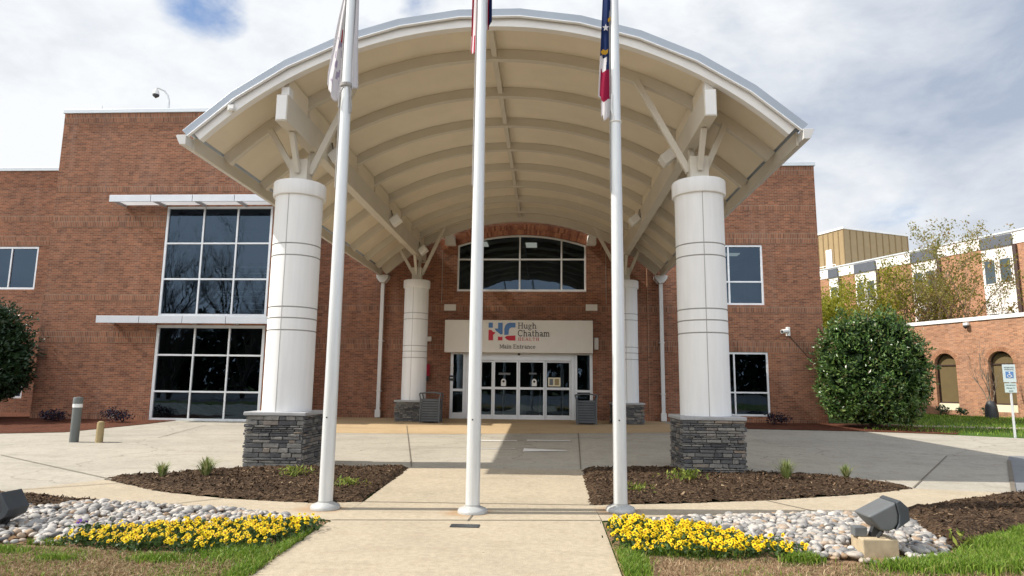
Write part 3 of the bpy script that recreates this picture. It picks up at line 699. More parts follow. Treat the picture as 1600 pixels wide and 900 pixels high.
# ------------------------------------------------------------------ the hospital building
bld = thing('hospital_building', 'red brick hospital front with tall curtain windows and arched window', 'building', (0, 0, 0))
BANDS = [(3.06, 3.47), (4.63, 4.84), (7.44, 7.85), (8.81, 9.01)]
def wall(b, x0, x1, z0, z1, y, openings, bands, base=None, top=None, reveal=.14, flip=False):
    bb = [(FZ(a), FZ(c)) for a, c in bands]
    if base: bb.append((z0, base))
    if top: bb.append((top, z1))
    xs = sorted({x0, x1} | {v for o in openings for v in o[:2]}); zs = sorted({z0, z1} | {v for o in openings for v in o[2:]} | {v for p in bb for v in p if z0 <= v <= z1})
    for xa, xb in zip(xs[:-1], xs[1:]):
        for za, zb in zip(zs[:-1], zs[1:]):
            cx, cz = (xa+xb)/2, (za+zb)/2
            if any(o[0] < cx < o[1] and o[2] < cz < o[3] for o in openings): continue
            bd = next((p for p in bb if p[0] < cz < p[1]), None)
            if bd:
                yy = y-.006; b.face([(xa, yy, za), (xb, yy, za), (xb, yy, zb), (xa, yy, zb)], 1, uv=[(xa, za-bd[0]), (xb, za-bd[0]), (xb, zb-bd[0]), (xa, zb-bd[0])])
            else: b.face([(xa, y, za), (xb, y, za), (xb, y, zb), (xa, y, zb)], 0)
    for xa, xb, za, zb in openings:
        y2 = y+reveal
        b.face([(xa, y, za), (xa, y2, za), (xa, y2, zb), (xa, y, zb)]); b.face([(xb, y, za), (xb, y, zb), (xb, y2, zb), (xb, y2, za)])
        b.face([(xa, y, zb), (xa, y2, zb), (xb, y2, zb), (xb, y, zb)]); b.face([(xa, y, za), (xb, y, za), (xb, y2, za), (xa, y2, za)])
ZT, ZT2 = FZ(11.98), FZ(10.68)          # undersides of the copings
XL, XR = FX(-18.85), FX(-9.6)           # forward left block
XE = FX(10.9)                           # right end of the building
# openings
CWU = (FX(-14.38), FX(-10.28), FZ(4.05), FZ(8.22)); CWL = (FX(-14.38), FX(-10.28), FZ(.24), FZ(3.72))
CW = (FX(-3.68), FX(1.60), FZ(5.44), FZ(7.36))      # rectangular part of the arched window
DR = (FX(-3.88), FX(1.84), FZ(.2), FZ(2.95))
RWU = (FX(5.75), FX(8.68), FZ(4.93), FZ(7.38)); RWL = (FX(5.75), FX(8.72), FZ(.56), FZ(3.05))
LW = (FX(-24.6), FX(-21.74), FZ(5.46), FZ(7.32)); LW2 = (FX(-24.6), FX(-21.74), FZ(.9), FZ(3.0))
b = MB()
wall(b, XL, XR, 0, ZT, LY, [CWU, CWL], BANDS, base=FZ(.42), top=FZ(11.6))
for x in (XL, XR):
    b.face([(x, LY, 0), (x, LY+9, 0), (x, LY+9, ZT), (x, LY, ZT)])
b.face([(XL, LY+9, ZT2-.3), (XR, LY+9, ZT2-.3), (XR, LY+9, ZT), (XL, LY+9, ZT)])
b.face([(XL, LY, ZT-.05), (XR, LY, ZT-.05), (XR, LY+9, ZT-.05), (XL, LY+9, ZT-.05)])
b.build('left_block_wall', [M['brick'], M['soldier']], bld, recalc=False)
b = MB()
# arched window: rectangular opening up to the crown, spandrels filled
arch_top = FZ(7.80); half = (CW[1]-CW[0])/2; acx = (CW[0]+CW[1])/2; sag = arch_top-CW[3]; AR = (half**2+sag**2)/(2*sag); acz = arch_top-AR; amax = math.asin(half/AR)
wall(b, XR, XE, 0, ZT2, WY, [(CW[0], CW[1], CW[2], arch_top), DR, RWU, RWL], BANDS, base=FZ(.42), top=FZ(10.3))
na = 24
for i in range(na):
    a0 = -amax+2*amax*i/na; a1 = -amax+2*amax*(i+1)/na
    p0 = (acx+AR*math.sin(a0), acz+AR*math.cos(a0)); p1 = (acx+AR*math.sin(a1), acz+AR*math.cos(a1))
    b.face([(p0[0], WY, p0[1]), (p1[0], WY, p1[1]), (p1[0], WY, arch_top), (p0[0], WY, arch_top)])
    b.face([(p0[0], WY, p0[1]), (p0[0], WY+.14, p0[1]), (p1[0], WY+.14, p1[1]), (p1[0], WY, p1[1])])
b.face([(XE, WY, 0), (XE, WY+20, 0), (XE, WY+20, ZT2), (XE, WY, ZT2)])
b.face([(XR, WY, ZT2-.05), (XE, WY, ZT2-.05), (XE, WY+20, ZT2-.05), (XR, WY+20, ZT2-.05)])
b.face([(XL, WY+20, 0), (XE, WY+20, 0), (XE, WY+20, ZT2), (XL, WY+20, ZT2)])
for x in (-4.3, 2.4, 7.0): b.box(FX(x)-.008, FX(x)+.008, WY-.004, WY+.01, FZ(4.95), ZT2, 2)
b.build('main_wall', [M['brick'], M['soldier'], M['joint']], bld, recalc=False)
# brick arch over the window: two rings of voussoirs
b = MB(); ext = .16
for ring in range(2):
    r1 = AR+.02+ring*.215; r2 = r1+.205; n = 84
    for i in range(n):
        a0 = (-amax-ext*.5)+(2*amax+ext)*i/n; a1 = (-amax-ext*.5)+(2*amax+ext)*(i+.86)/n
        pts = [(acx+r*math.sin(a), acz+r*math.cos(a)) for a, r in ((a0, r1), (a1, r1), (a1, r2), (a0, r2))]
        b.prism(pts, WY-.02, WY+.002)
vm = stone_mat('arch_brick', [(0, (.20, .075, .045)), (.5, (.33, .135, .075)), (1, (.42, .19, .10))], .9, 10)
b.build('arch_header', vm, bld)
b = MB(); wing0 = FX(-40)
wall(b, wing0, XL, 0, ZT2, WY, [LW, LW2], [(7.36, 7.77), (8.45, 8.66), (4.63, 4.84), (3.06, 3.47)], base=FZ(.42))
b.face([(wing0, WY, ZT2-.05), (XL, WY, ZT2-.05), (XL, WY+20, ZT2-.05), (wing0, WY+20, ZT2-.05)])
b.face([(wing0, WY, 0), (wing0, WY+20, 0), (wing0, WY+20, ZT2), (wing0, WY, ZT2)])
b.build('west_wall', [M['brick'], M['soldier']], bld, recalc=False)
# copings
def coping(name, segs, z):
    b = MB()
    for x0, x1, y0, y1 in segs: b.box(x0, x1, y0, y1, z, z+.16)
    return b.build(name, M['coping'], bld, bevel=.012)
coping('coping', [(XL-.05, XR+.05, LY-.06, LY+.3), (XL-.05, XL+.25, LY+.302, LY+9), (XR-.25, XR+.05, LY+.302, LY+9)], ZT)
coping('coping', [(XR+.06, XE+.05, WY-.06, WY+.3), (XE-.25, XE+.05, WY+.302, WY+20)], ZT2)
coping('coping', [(wing0, XL-.06, WY-.06, WY+.3)], ZT2)

def window(op, y, xm, zm, mats=('alu', 'glass'), fw=.075, mw=.065, name='window', parent=None, blank=(), depth=.10):
    """frame mesh with its mullions, the panes a child"""
    xa, xb, za, zb = op; b = MB(); y0, y1 = y+.03, y+.03+depth
    b.box(xa, xb, y0, y1, za, za+fw); b.box(xa, xb, y0, y1, zb-fw, zb); b.box(xa, xa+fw, y0, y1, za+fw, zb-fw); b.box(xb-fw, xb, y0, y1, za+fw, zb-fw)
    for x in xm: b.box(x-mw/2, x+mw/2, y0+.006, y1-.006, za+fw, zb-fw)
    xs = [xa+fw]+[v for x in xm for v in (x-mw/2, x+mw/2)]+[xb-fw]
    for z in zm:
        for i in range(0, len(xs), 2): b.box(xs[i], xs[i+1], y0+.006, y1-.006, z-mw/2, z+mw/2)
    fr = b.build(name, M[mats[0]], parent or bld, bevel=.006)
    g = MB(); zs = [za+fw]+[v for z in zm for v in (z-mw/2, z+mw/2)]+[zb-fw]
    for i in range(0, len(xs), 2):
        for j in range(0, len(zs), 2):
            t = [random.uniform(-.004, .004) for _ in range(3)]
            g.face([(xs[i]-.01, y+.085+t[0], zs[j]-.01), (xs[i+1]+.01, y+.085+t[1], zs[j]-.01), (xs[i+1]+.01, y+.085+t[1]+t[2], zs[j+1]+.01), (xs[i]-.01, y+.085+t[0]+t[2], zs[j+1]+.01)])
    g.build('pane', M[mats[1]], fr, recalc=False); return fr
lm = [FX(-12.93), FX(-11.62)]
window(CWU, LY-.02, lm, [FZ(5.44), FZ(6.80)], fw=.09)
window(CWL, LY-.02, lm, [FZ(2.62), FZ(1.30)], mats=('alu', 'glassdark'), fw=.11)
window(RWU, WY, [FX(7.33)], [FZ(5.87)], fw=.08)
window(RWL, WY, [FX(7.40)], [FZ(1.47)], mats=('alu', 'glassdark'), fw=.08)
window(LW, WY, [FX(-22.95)], [], fw=.09)
window(LW2, WY, [FX(-22.95)], [], fw=.09)
# arched centre window
fr = MB(); y0, y1, fw = WY+.03, WY+.12, .075
fr.box(CW[0], CW[1], y0-.02, y1, CW[2], CW[2]+.09); fr.box(CW[0], CW[0]+fw, y0, y1, CW[2]+.09, CW[3]); fr.box(CW[1]-fw, CW[1], y0, y1, CW[2]+.09, CW[3])
fr.arc(acx, acz, AR-fw, AR, -amax, amax, y0+.002, y1-.002, 32)
zt = FZ(6.78); mx_ = [FX(-2.70), FX(-1.11), FX(.60)]
for x in mx_: fr.box(x-.033, x+.033, y0+.006, y1-.006, CW[2]+.09, acz+math.sqrt((AR-fw)**2-(x-acx)**2))
xs = [CW[0]+fw]+[v for x in mx_ for v in (x-.033, x+.033)]+[CW[1]-fw]
for i in range(0, 8, 2): fr.box(xs[i], xs[i+1], y0+.006, y1-.006, zt-.033, zt+.033)
fro = fr.build('arched_window', M['alu'], bld, bevel=.006)
g = MB()
pts = [(CW[0]+.03, CW[2]+.05), (CW[1]-.03, CW[2]+.05)]+[(acx+(AR-.03)*math.sin(a), acz+(AR-.03)*math.cos(a)) for a in np.linspace(amax*.985, -amax*.985, 25)]
g.face([(x, WY+.085, z) for x, z in pts]); g.build('pane', M['glassdark'], fro, recalc=False)

# rooms behind the glass
litm = NT('office_ceiling_light'); litm.color((.9, .9, .85)); litm.b.inputs['Emission Color'].default_value = (1, .95, .82, 1); litm.b.inputs['Emission Strength'].default_value = .7
def room(xa, xb, za, zb, y, dp, lights=(), extra=None):
    b = MB(); y += .2; y2 = y+dp
    b.face([(xa, y2, za), (xb, y2, za), (xb, y2, zb), (xa, y2, zb)]); b.face([(xa, y, za), (xa, y2, za), (xa, y2, zb), (xa, y, zb)]); b.face([(xb, y, za), (xb, y2, za), (xb, y2, zb), (xb, y, zb)])
    b.face([(xa, y, za), (xb, y, za), (xb, y2, za), (xa, y2, za)], 1); b.face([(xa, y, zb), (xb, y, zb), (xb, y2, zb), (xa, y2, zb)])
    for x, yy, wx, wy in lights: b.box(x-wx/2, x+wx/2, y+yy-wy/2, y+yy+wy/2, zb-.05, zb-.01, 4)
    if extra: extra(b)
    return b.build('room_interior', [M['room'], M['roomfloor'], M['panel'], M['capst'], litm.mat], bld, recalc=False)
def stair(b):
    b.bar((FX(-14.2), LY+2.2, .9), (FX(-12.2), LY+2.2, -.2), .3, .9, m=3); b.tube([(FX(-14.2), LY+1.7, 1.5), (FX(-12.6), LY+1.7, 2.5)], .03, 6, 2)
room(FX(-14.7), FX(-9.9), .24, FZ(3.8), LY, 5, (), stair)
def blind_bars(b):
    for z in (4.35, 4.6, 4.85, 5.05, 5.75, 6.0): b.box(FX(-12.7), FX(-10.4), LY+.7, LY+.74, FZ(z), FZ(z)+.05, 2)  # pale bars built to stand for blind lines reflected in the panes
    b.box(FX(-13.8), FX(-13.5), LY+2, LY+2.3, FZ(4), FZ(8.3)); b.box(FX(-14.6), FX(-10), LY+3, LY+3.3, FZ(6.0), FZ(6.3))
room(FX(-14.7), FX(-9.9), FZ(3.95), FZ(8.4), LY, 5, (), blind_bars)
room(FX(-3.9), FX(1.9), FZ(5.2), FZ(7.95), WY, 6, [(FX(-2.9), 2.2, .5, .9), (FX(-.7), 2.4, .5, .9)]); room(FX(5.5), FX(9.2), FZ(4.7), FZ(7.5), WY, 5, [(FX(7.9), 2.3, 1.1, .5)]); room(FX(5.5), FX(9.2), .26, FZ(3.2), WY, 5)
room(FX(-25), FX(-21.5), FZ(5.3), FZ(7.5), WY, 4); room(FX(-25), FX(-21.5), .26, FZ(3.2), WY, 4)
def lobby(b):
    b.box(-2.4, -.9, WY+3.6, WY+4.2, .28, 1.35); b.box(.2, .9, WY+2.4, WY+2.9, .28, 1.0); b.box(-.2, -.05, WY+5, WY+5.2, .28, 2.4)
    for x in (-1.9, -.3, .7): b.tube([(x, WY+2.2, .3), (x+.05, WY+2.2, 2.2)], .03, 6, 2)
room(FX(-3.9), FX(1.9), .275, FZ(2.95), WY, 7, [(-2, 3, .6, 1.2), (.2, 3, .6, 1.2)], lobby)

# entrance doors
def door_part(name, xa, xb, za, zb, rails, y, fw=.07, bot=.18, top=.07):
    b = MB(); b.box(xa, xa+fw, y, y+.06, za, zb); b.box(xb-fw, xb, y, y+.06, za, zb)
    b.box(xa+fw, xb-fw, y+.002, y+.058, za, za+bot); b.box(xa+fw, xb-fw, y+.002, y+.058, zb-top, zb)
    for z in rails: b.box(xa+fw, xb-fw, y+.002, y+.058, z-.05, z+.05)
    o = b.build(name, M['alu'], bld, bevel=.006); g = MB()
    g.face([(xa+fw-.01, y+.03, za+bot-.01), (xb-fw+.01, y+.03, za+bot-.01), (xb-fw+.01, y+.03, zb-top+.01), (xa+fw-.01, y+.03, zb-top+.01)])
    g.build('pane', M['doorglass'], o, recalc=False); return o
zg = .285; dz1 = FZ(2.64)
xd = [FX(v) for v in (-2.74, -2.14, -1.13, -.06, .98)]
xd[0] = FX(-3.15)
for i in range(4): door_part('sliding_door', xd[i]+.004, xd[i+1]-.004, zg, dz1, [FZ(1.54)], WY+(.06 if i in (1, 2) else .13))
b = MB(); b.box(xd[0], xd[4], WY+.02, WY+.2, dz1+.004, FZ(2.95)-.004)
b.box(FX(-3.24), xd[0]-.003, WY+.02, WY+.2, zg, FZ(2.95)-.004); b.box(xd[4]+.003, FX(1.10), WY+.02, WY+.2, zg, FZ(2.95)-.004)
b.build('door_header', M['alu'], bld, bevel=.008)
b = MB(); b.tube([(FX(-1.11), WY-.06, FZ(2.9)), (FX(-1.11), WY+.02, FZ(2.9))], .055, 12); b.build('motion_sensor', M['dark'], bld)
door_part('sidelight', FX(-3.88), FX(-3.245), zg, FZ(2.945), [FZ(1.45)], WY+.05, fw=.12, bot=.25)
door_part('sidelight', FX(1.105), FX(1.84), zg, FZ(2.945), [FZ(1.45)], WY+.05, fw=.12, bot=.25)
# small notices on the door glass
def notice(x0, x1, z0, z1, y, mat, name='door_notice'):
    b = MB(); b.box(x0, x1, y-.006, y, z0, z1); return b.build(name, M[mat], bld)
yN = WY+.066
notice(FX(.06), FX(.56), FZ(1.63), FZ(1.98), WY+.15, 'cream'); notice(FX(.12), FX(.26), FZ(1.68), FZ(1.93), WY+.141, 'grey2'); notice(FX(.33), FX(.50), FZ(1.68), FZ(1.93), WY+.141, 'bolt')
for cx in (-1.72, -.49):
    b = MB(); pts = [(FX(cx)+.10*math.cos(a), FZ(1.82)+.10*math.sin(a)) for a in np.linspace(0, PI, 10)]; b.prism([(FX(cx)-.10, FZ(1.63)), (FX(cx)+.10, FZ(1.63))]+pts, yN, yN+.006); b.build('door_sticker', M['panel'], bld)
    b = MB(); b.prism([(FX(cx)+.05*math.cos(a), FZ(1.81)+.05*math.sin(a)) for a in np.linspace(0, 2*PI, 12, endpoint=False)], yN-.006, yN-.001); b.build('door_sticker', M['ink'], bld)
notice(FX(-1.92), FX(-1.45), FZ(2.07), FZ(2.15), yN+.006, 'grey2'); notice(FX(-.7), FX(-.4), FZ(2.1), FZ(2.16), yN+.006, 'grey2')

# sunshades over the curtain windows
def sunshade(x0, x1, z, dp=1.0):
    b = MB(); yf = LY-dp; n = 4; L_ = (x1-x0)/n
    for i in range(n):
        b.box(x0+i*L_+.01, x0+(i+1)*L_-.01, yf, yf+.05, z, z+.26)
    for k in range(7):
        y = yf+.12+k*(dp-.2)/7; b.obox(((x0+x1)/2, y+.05, z+.12), ((x1-x0)/2-.02, 0, 0), (0, .05, .03), (0, -.004, .006))
    for i in range(n+1):
        x = min(max(x0+i*L_, x0+.03), x1-.03); b.box(x-.025, x+.025, yf+.052, LY-.001, z+.04, z+.2)
    return b.build('sunshade', M['shade'], bld, bevel=.006)
sunshade(FX(-16.02), FX(-9.75), FZ(8.14)); sunshade(FX(-16.05), FX(-9.72), FZ(3.70))
# downspouts belong to the canopy (see below); vents and boxes on the wall
def wallbox(name, x0, x1, z0, z1, dp, mat, label, cat, y=WY, group=None):
    b = MB(); b.box(FX(x0), FX(x1), y-dp, y-.008, FZ(z0), FZ(z1)); o = b.build(name, M[mat], None, bevel=.01); return tag(o, label, cat, group)
wallbox('vent_cover', -4.18, -3.70, 4.64, 4.90, .06, 'sign', 'beige wall plate above the left end of the entrance sign', 'wall plate')
wallbox('vent_cover', 1.57, 2.04, 4.66, 4.92, .06, 'sign', 'beige wall plate above the right end of the entrance sign', 'wall plate')
wallbox('junction_box', -4.95, -4.66, 3.38, 3.57, .14, 'sign', 'small beige box on brick beside the left rear column', 'wall box')
wallbox('junction_box', 1.9, 2.06, 3.1, 3.57, .14, 'sign', 'upright beige box at the right end of the entrance sign', 'wall box')
wallbox('utility_box', -4.52, -4.2, .3, .62, .2, 'capst', 'low pale box on the ground left of the entrance doors', 'utility box')
wallbox('outlet_cover', -6.81, -6.64, .72, .92, .05, 'white', 'small white outlet cover low on brick behind the downspout', 'outlet')
t = thing('fire_alarm', 'red fire department box on brick beside the rear left column', 'alarm', (FX(-4.83), WY, FZ(2.15)))
b = MB(); b.box(-.14, .14, -.14, -.008, -.16, .32); b.build('housing', M['redp'], t, bevel=.015)
b = MB(); b.box(-.08, .08, -.2, -.142, .05, .17); b.build('bell', M['red'], t, bevel=.03)
b = MB(); b.box(-.08, .08, -.1, -.008, -.36, -.164); b.build('valve', M['dark'], t, bevel=.01)
t = thing('intercom', 'black door intercom with pale notices on the left door frame', 'intercom', (FX(-3.8), WY+.05, FZ(1.95)))
b = MB(); b.box(-.12, .1, -.08, -.004, -.14, .08); b.build('housing', M['dark'], t, bevel=.01)
b = MB(); b.box(-.07, .05, -.085, -.081, -.04, .0); b.build('screen', M['lens'], t)
b = MB(); b.box(-.05, .05, -.02, -.004, .2, .34); b.build('notice', M['panel'], t)
b = MB(); b.box(-.05, .05, -.02, -.004, .42, .54); b.build('notice', M['panel'], t)
for x0, x1, lab in ((-4.17, -3.72, 'white wedge speaker on brick left of the arched window'), (1.58, 2.0, 'white wedge speaker on brick right of the arched window')):
    s_ = -1 if x0 < 0 else 1; xa, xb = FX(x0), FX(x1); t = thing('wall_speaker', lab, 'speaker', ((xa+xb)/2, WY, FZ(7.54)))
    w_ = (xb-xa)/2; o_ = .12*s_
    b = MB(); V = [(-w_+(0 if s_ < 0 else .13), -.3, .22), (w_-(.13 if s_ < 0 else 0), -.3, .22), (w_, -.36, -.22), (-w_, -.36, -.22), (-w_+.08, -.01, .22), (w_-.08, -.01, .22), (w_-.03, -.01, -.22), (-w_+.03, -.01, -.22)]
    b.raw(V, [(0, 1, 2, 3), (4, 7, 6, 5), (0, 4, 5, 1), (3, 2, 6, 7), (0, 3, 7, 4), (1, 5, 6, 2)]); b.build('cabinet', M['white'], t, bevel=.015)
    b = MB(); b.face([(-w_+.17 if s_ > 0 else -w_+.05, -.3075, .18), (w_-.17 if s_ < 0 else w_-.05, -.3075, .18), (w_-.05, -.362, -.18), (-w_+.05, -.362, -.18)]); b.build('grille', M['bandwhite'], t, recalc=False)
# conduit line on the brick
o = MB(); o.tube([(FX(4.05), WY-.03, .3), (FX(4.05), WY-.03, FZ(6.9))], .02, 6); tag(o.build('conduit', M['wbrick']), 'thin rust coloured conduit up the brick by right downspout', 'conduit')

# cameras
t = thing('dome_camera', 'dome security camera on a gooseneck arm above the left parapet', 'security camera', (FX(-14.95), LY+.4, ZT+.1))
b = MB(); b.tube([(0, 0, 0), (0, 0, .55), (-.06, -.02, .8), (-.2, -.05, .98), (-.42, -.1, 1.08), (-.5, -.12, 1.06)], .035, 8); b.build('arm', M['pole'], t)
b = MB(); b.lathe([(0, .0), (.09, -.02), (.12, -.14), (.13, -.2), (.12, -.26), (0, -.36)], (-.5, -.12, 1.0), 16, mats=[0, 0, 0, 1, 1]); b.tube([(-.5, -.12, .99), (-.5, -.12, 1.06)], .03, 8); b.build('dome', [M['white'], M['dark']], t)
o = MB(); o.tube([(FX(-17.6), LY+.3, ZT+.1), (FX(-17.6), LY+.3, ZT+.46)], .018, 6); tag(o.build('antenna_rod', M['pole']), 'thin metal rod standing on the left parapet', 'rod')
t = thing('bullet_camera', 'white security camera with bracket high on right brick wall', 'security camera', (FX(9.5), WY, FZ(3.85)))
b = MB(); b.box(-.06, .08, -.14, -.008, -.16, .2); b.build('bracket', M['white'], t, bevel=.02)
b = MB(); b.tube([(-.02, -.12, .04), (-.3, -.3, .0)], .085, 14); b.build('housing', M['white'], t)
b = MB(); b.tube([(-.3, -.3, .0), (-.315, -.31, -.002)], .06, 14); b.build('lens', M['dark'], t)
b = MB(); b.tube([(.06, -.015, -.14), (.9, -.012, -1.15)], .012, 5); b.build('cable', M['dark'], t)

# ------------------------------------------------------------------ entrance sign with lettering
sgn = thing('entrance_sign', 'beige box sign with blue and red logo over the doors', 'sign', (0, 0, 0))
SY = 25.9*K; sx0, sx1, sz0, sz1 = FX(-4.06), FX(1.82), FZ(2.93), FZ(4.22)
b = MB(); b.box(sx0, sx1, SY, WY-.01, sz0, sz1); b.build('panel', M['sign'], sgn, bevel=.01)
class Ink:
    def __init__(s): s.b = MB(); s.k = 0
    def poly(s, pts):
        s.k += 1; s.b.prism(pts, SY-.012-.0004*(s.k % 9), SY+.002)
    def stroke(s, pts, w):
        for (x0, z0), (x1, z1) in zip(pts[:-1], pts[1:]):
            dx, dz = x1-x0, z1-z0; l = math.hypot(dx, dz)+1e-9; nx, nz = -dz/l*w/2, dx/l*w/2; ex, ez = dx/l*w*.18, dz/l*w*.18
            s.poly([(x0+nx-ex, z0+nz-ez), (x1+nx+ex, z1+nz+ez), (x1-nx+ex, z1-nz+ez), (x0-nx-ex, z0-nz-ez)])
def arcp(cx, cz, rx, rz, a0, a1, n=9): return [(cx+rx*math.cos(math.radians(a0+(a1-a0)*i/n)), cz+rz*math.sin(math.radians(a0+(a1-a0)*i/n))) for i in range(n+1)]
def sv(x, z, w=.26): return ('s', [(x-w/2, z), (x+w/2, z)], .06)
G = {
 'H': (.86, [('s', [(.17, 0), (.17, 1)], .14), ('s', [(.67, 0), (.67, 1)], .14), ('s', [(.17, .52), (.67, .52)], .08), sv(.17, .03, .32), sv(.67, .03, .32), sv(.17, .97, .32), sv(.67, .97, .32)]),
 'u': (.70, [('s', [(.15, .66), (.15, .2)]+arcp(.31, .2, .16, .16, 180, 300, 5), .13), ('s', [(.53, .66), (.53, 0)], .13), ('s', [(.39, .06), (.53, .2)], .08), sv(.09, .64, .16), sv(.47, .64, .16), sv(.6, .03, .16)]),
 'g': (.62, [('s', arcp(.28, .44, .17, .19, 0, 360, 14), .10), ('s', arcp(.28, -.14, .22, .13, 0, 360, 14), .085), ('s', [(.2, .25), (.14, .1), (.24, .0)], .09), ('s', [(.42, .58), (.56, .62)], .08)]),
 'h': (.72, [('s', [(.16, 0), (.16, 1)], .13), ('s', [(.16, .44)]+arcp(.35, .44, .19, .2, 160, 0, 6)+[(.54, 0)], .12), sv(.16, .03, .28), sv(.55, .03, .28), sv(.1, .97, .18)]),
 'C': (.84, [('s', arcp(.43, .5, .36, .46, 48, 312, 16), .13), ('s', [(.70, .98), (.70, .66)], .07)]),
 'a': (.62, [('s', arcp(.27, .19, .16, .15, 0, 360, 12), .10), ('s', arcp(.25, .47, .18, .17, 150, 0, 6)+[(.43, .1), (.5, .03), (.6, .05)], .12)]),
 't': (.48, [('s', [(.2, .9), (.2, .14)]+arcp(.3, .14, .1, .1, 180, 320, 4), .13), ('s', [(.04, .64), (.42, .64)], .07)]),
 'm': (1.04, [('s', [(.16, 0), (.16, .66)], .13), ('s', [(.16, .44)]+arcp(.33, .44, .17, .2, 160, 0, 6)+[(.5, 0)], .12), ('s', [(.5, .44)]+arcp(.67, .44, .17, .2, 160, 0, 6)+[(.84, 0)], .12), sv(.16, .03), sv(.5, .03), sv(.85, .03), sv(.1, .64, .18)]),
 'n': (.70, [('s', [(.16, 0), (.16, .66)], .12), ('s', [(.16, .44)]+arcp(.34, .44, .18, .2, 160, 0, 6)+[(.52, 0)], .12), sv(.16, .03), sv(.53, .03), sv(.1, .64, .18)]),
 'i': (.34, [('s', [(.17, 0), (.17, .66)], .12), sv(.17, .03), sv(.12, .64, .18), ('s', [(.11, .88), (.23, .88)], .12)]),
 'r': (.52, [('s', [(.16, 0), (.16, .66)], .12), ('s', [(.16, .44)]+arcp(.34, .42, .18, .2, 160, 60, 5), .11), sv(.16, .03), sv(.1, .64, .18)]),
 'c': (.56, [('s', arcp(.29, .33, .21, .3, 45, 315, 12), .11)]),
 'e': (.60, [('s', arcp(.29, .33, .21, .3, 0, 320, 14), .10), ('s', [(.1, .35), (.5, .35)], .07)]),
 'M': (1.0, [('s', [(.16, 0), (.16, 1)], .09), ('s', [(.16, 1), (.5, .15), (.84, 1)], .10), ('s', [(.84, 0), (.84, 1)], .13), sv(.16, .03), sv(.84, .03, .3), sv(.12, .97, .2), sv(.88, .97, .2)]),
 'E': (.74, [('s', [(.18, 0), (.18, 1)], .13), ('s', [(.06, .03), (.64, .03), (.66, .24)], .07), ('s', [(.06, .97), (.62, .97), (.63, .78)], .07), ('s', [(.18, .52), (.5, .52)], .07)]),
 'A': (.84, [('s', [(.1, 0), (.41, 1)], .08), ('s', [(.43, 1), (.74, 0)], .14), ('s', [(.22, .34), (.62, .34)], .07), sv(.1, .03), sv(.74, .03)]),
 'L': (.70, [('s', [(.18, 0), (.18, 1)], .13), ('s', [(.06, .03), (.62, .03), (.64, .28)], .07), sv(.18, .97)]),
 'T': (.76, [('s', [(.38, 0), (.38, 1)], .13), ('s', [(.08, .74), (.08, .97), (.68, .97), (.68, .74)], .07), sv(.38, .03)]),
 ' ': (.35, []),
}
def write(ink, text, x0, x1, z, h, sp=0.0, weight=1.0):
    tot = sum(G[c][0]+sp for c in text)-sp; kx = (x1-x0)/tot; x = x0
    for c in text:
        for _, pts, wd in G[c][1]: ink.stroke([(x+px*kx, z+pz*h) for px, pz in pts], wd*h*weight)
        x += (G[c][0]+sp)*kx
# crop pixel -> facade coordinates for the lettering block
def CP(x, y): # photo pixels in the sign area
    X = -2.32+(x-763)*(2.47/97.0); Z = 4.12-(y-504)*(.72/28.2); return (FX(X), FZ(Z))
def CQ(x, y): return CP(680+x/4.738, 480+y/4.738)
ink = Ink(); 
for word, xa, xb, base, cap in (('Hugh', 612, 752, 157, 114), ('Chatham', 612, 850, 214, 168), ('Main Entrance', 478, 744, 304, 274)):
    (xA, zb_), (xB, _) = CQ(xa, base), CQ(xb, base); h = CQ(xa, cap)[1]-zb_; write(ink, word, xA, xB, zb_, h, 0, .95 if word[0] != 'M' else 1.0)
ink.b.build('lettering', M['ink'], sgn)
ink = Ink(); (xA, zb_), (xB, _) = CQ(614, 246), CQ(770, 246); write(ink, 'HEALTH', xA, xB, zb_, CQ(0, 224)[1]-zb_, .22, 1.1); ink.b.build('lettering', M['red'], sgn)
ink = Ink()
for P in ([(396, 115), (427, 115), (427, 152), (396, 152)],
          [(466, 115), (500, 115), (500, 198), (484, 202), (466, 186)],
          [(440, 158), (466, 158), (466, 186), (452, 176)],
          [(595, 115), (595, 150), (566, 150), (552, 156), (546, 172), (544, 202), (513, 206), (512, 160), (518, 138), (532, 121), (552, 115)]):
    ink.poly([CQ(*p) for p in P])
ink.b.build('logo', M['blue'], sgn)
ink = Ink()
for P in ([(396, 166), (418, 170), (430, 184), (430, 245), (396, 245)], [(430, 184), (442, 184), (446, 190), (430, 206)],
          [(466, 216), (484, 220), (500, 217), (500, 245), (466, 245)],
          [(516, 222), (532, 212), (595, 208), (595, 246), (552, 246), (530, 238)]):
    ink.poly([CQ(*p) for p in P])
ink.b.build('logo', M['red'], sgn)
# ------------------------------------------------------------------ the entrance canopy
can = thing('entrance_canopy', 'white barrel vaulted entrance canopy on four round columns', 'canopy', (0, 0, 0))
AX, AZ = -1.13, .48; RO, RC, RB = 8.38, 8.30, 8.05; FY = 11.76; EY = WY-.26
aE = math.asin(5.88/RO)
b = MB(); b.arc(AX, AZ, RC+.03, RO, -aE, aE, FY-.04, EY, 11); b.build('roof', M['flash'], can, bevel=.004)
b = MB(); b.arc(AX, AZ, RC-.02, RC+.02, -aE*.985, aE*.985, FY+.16, EY, 56); b.build('ceiling', M['ceil'], can)
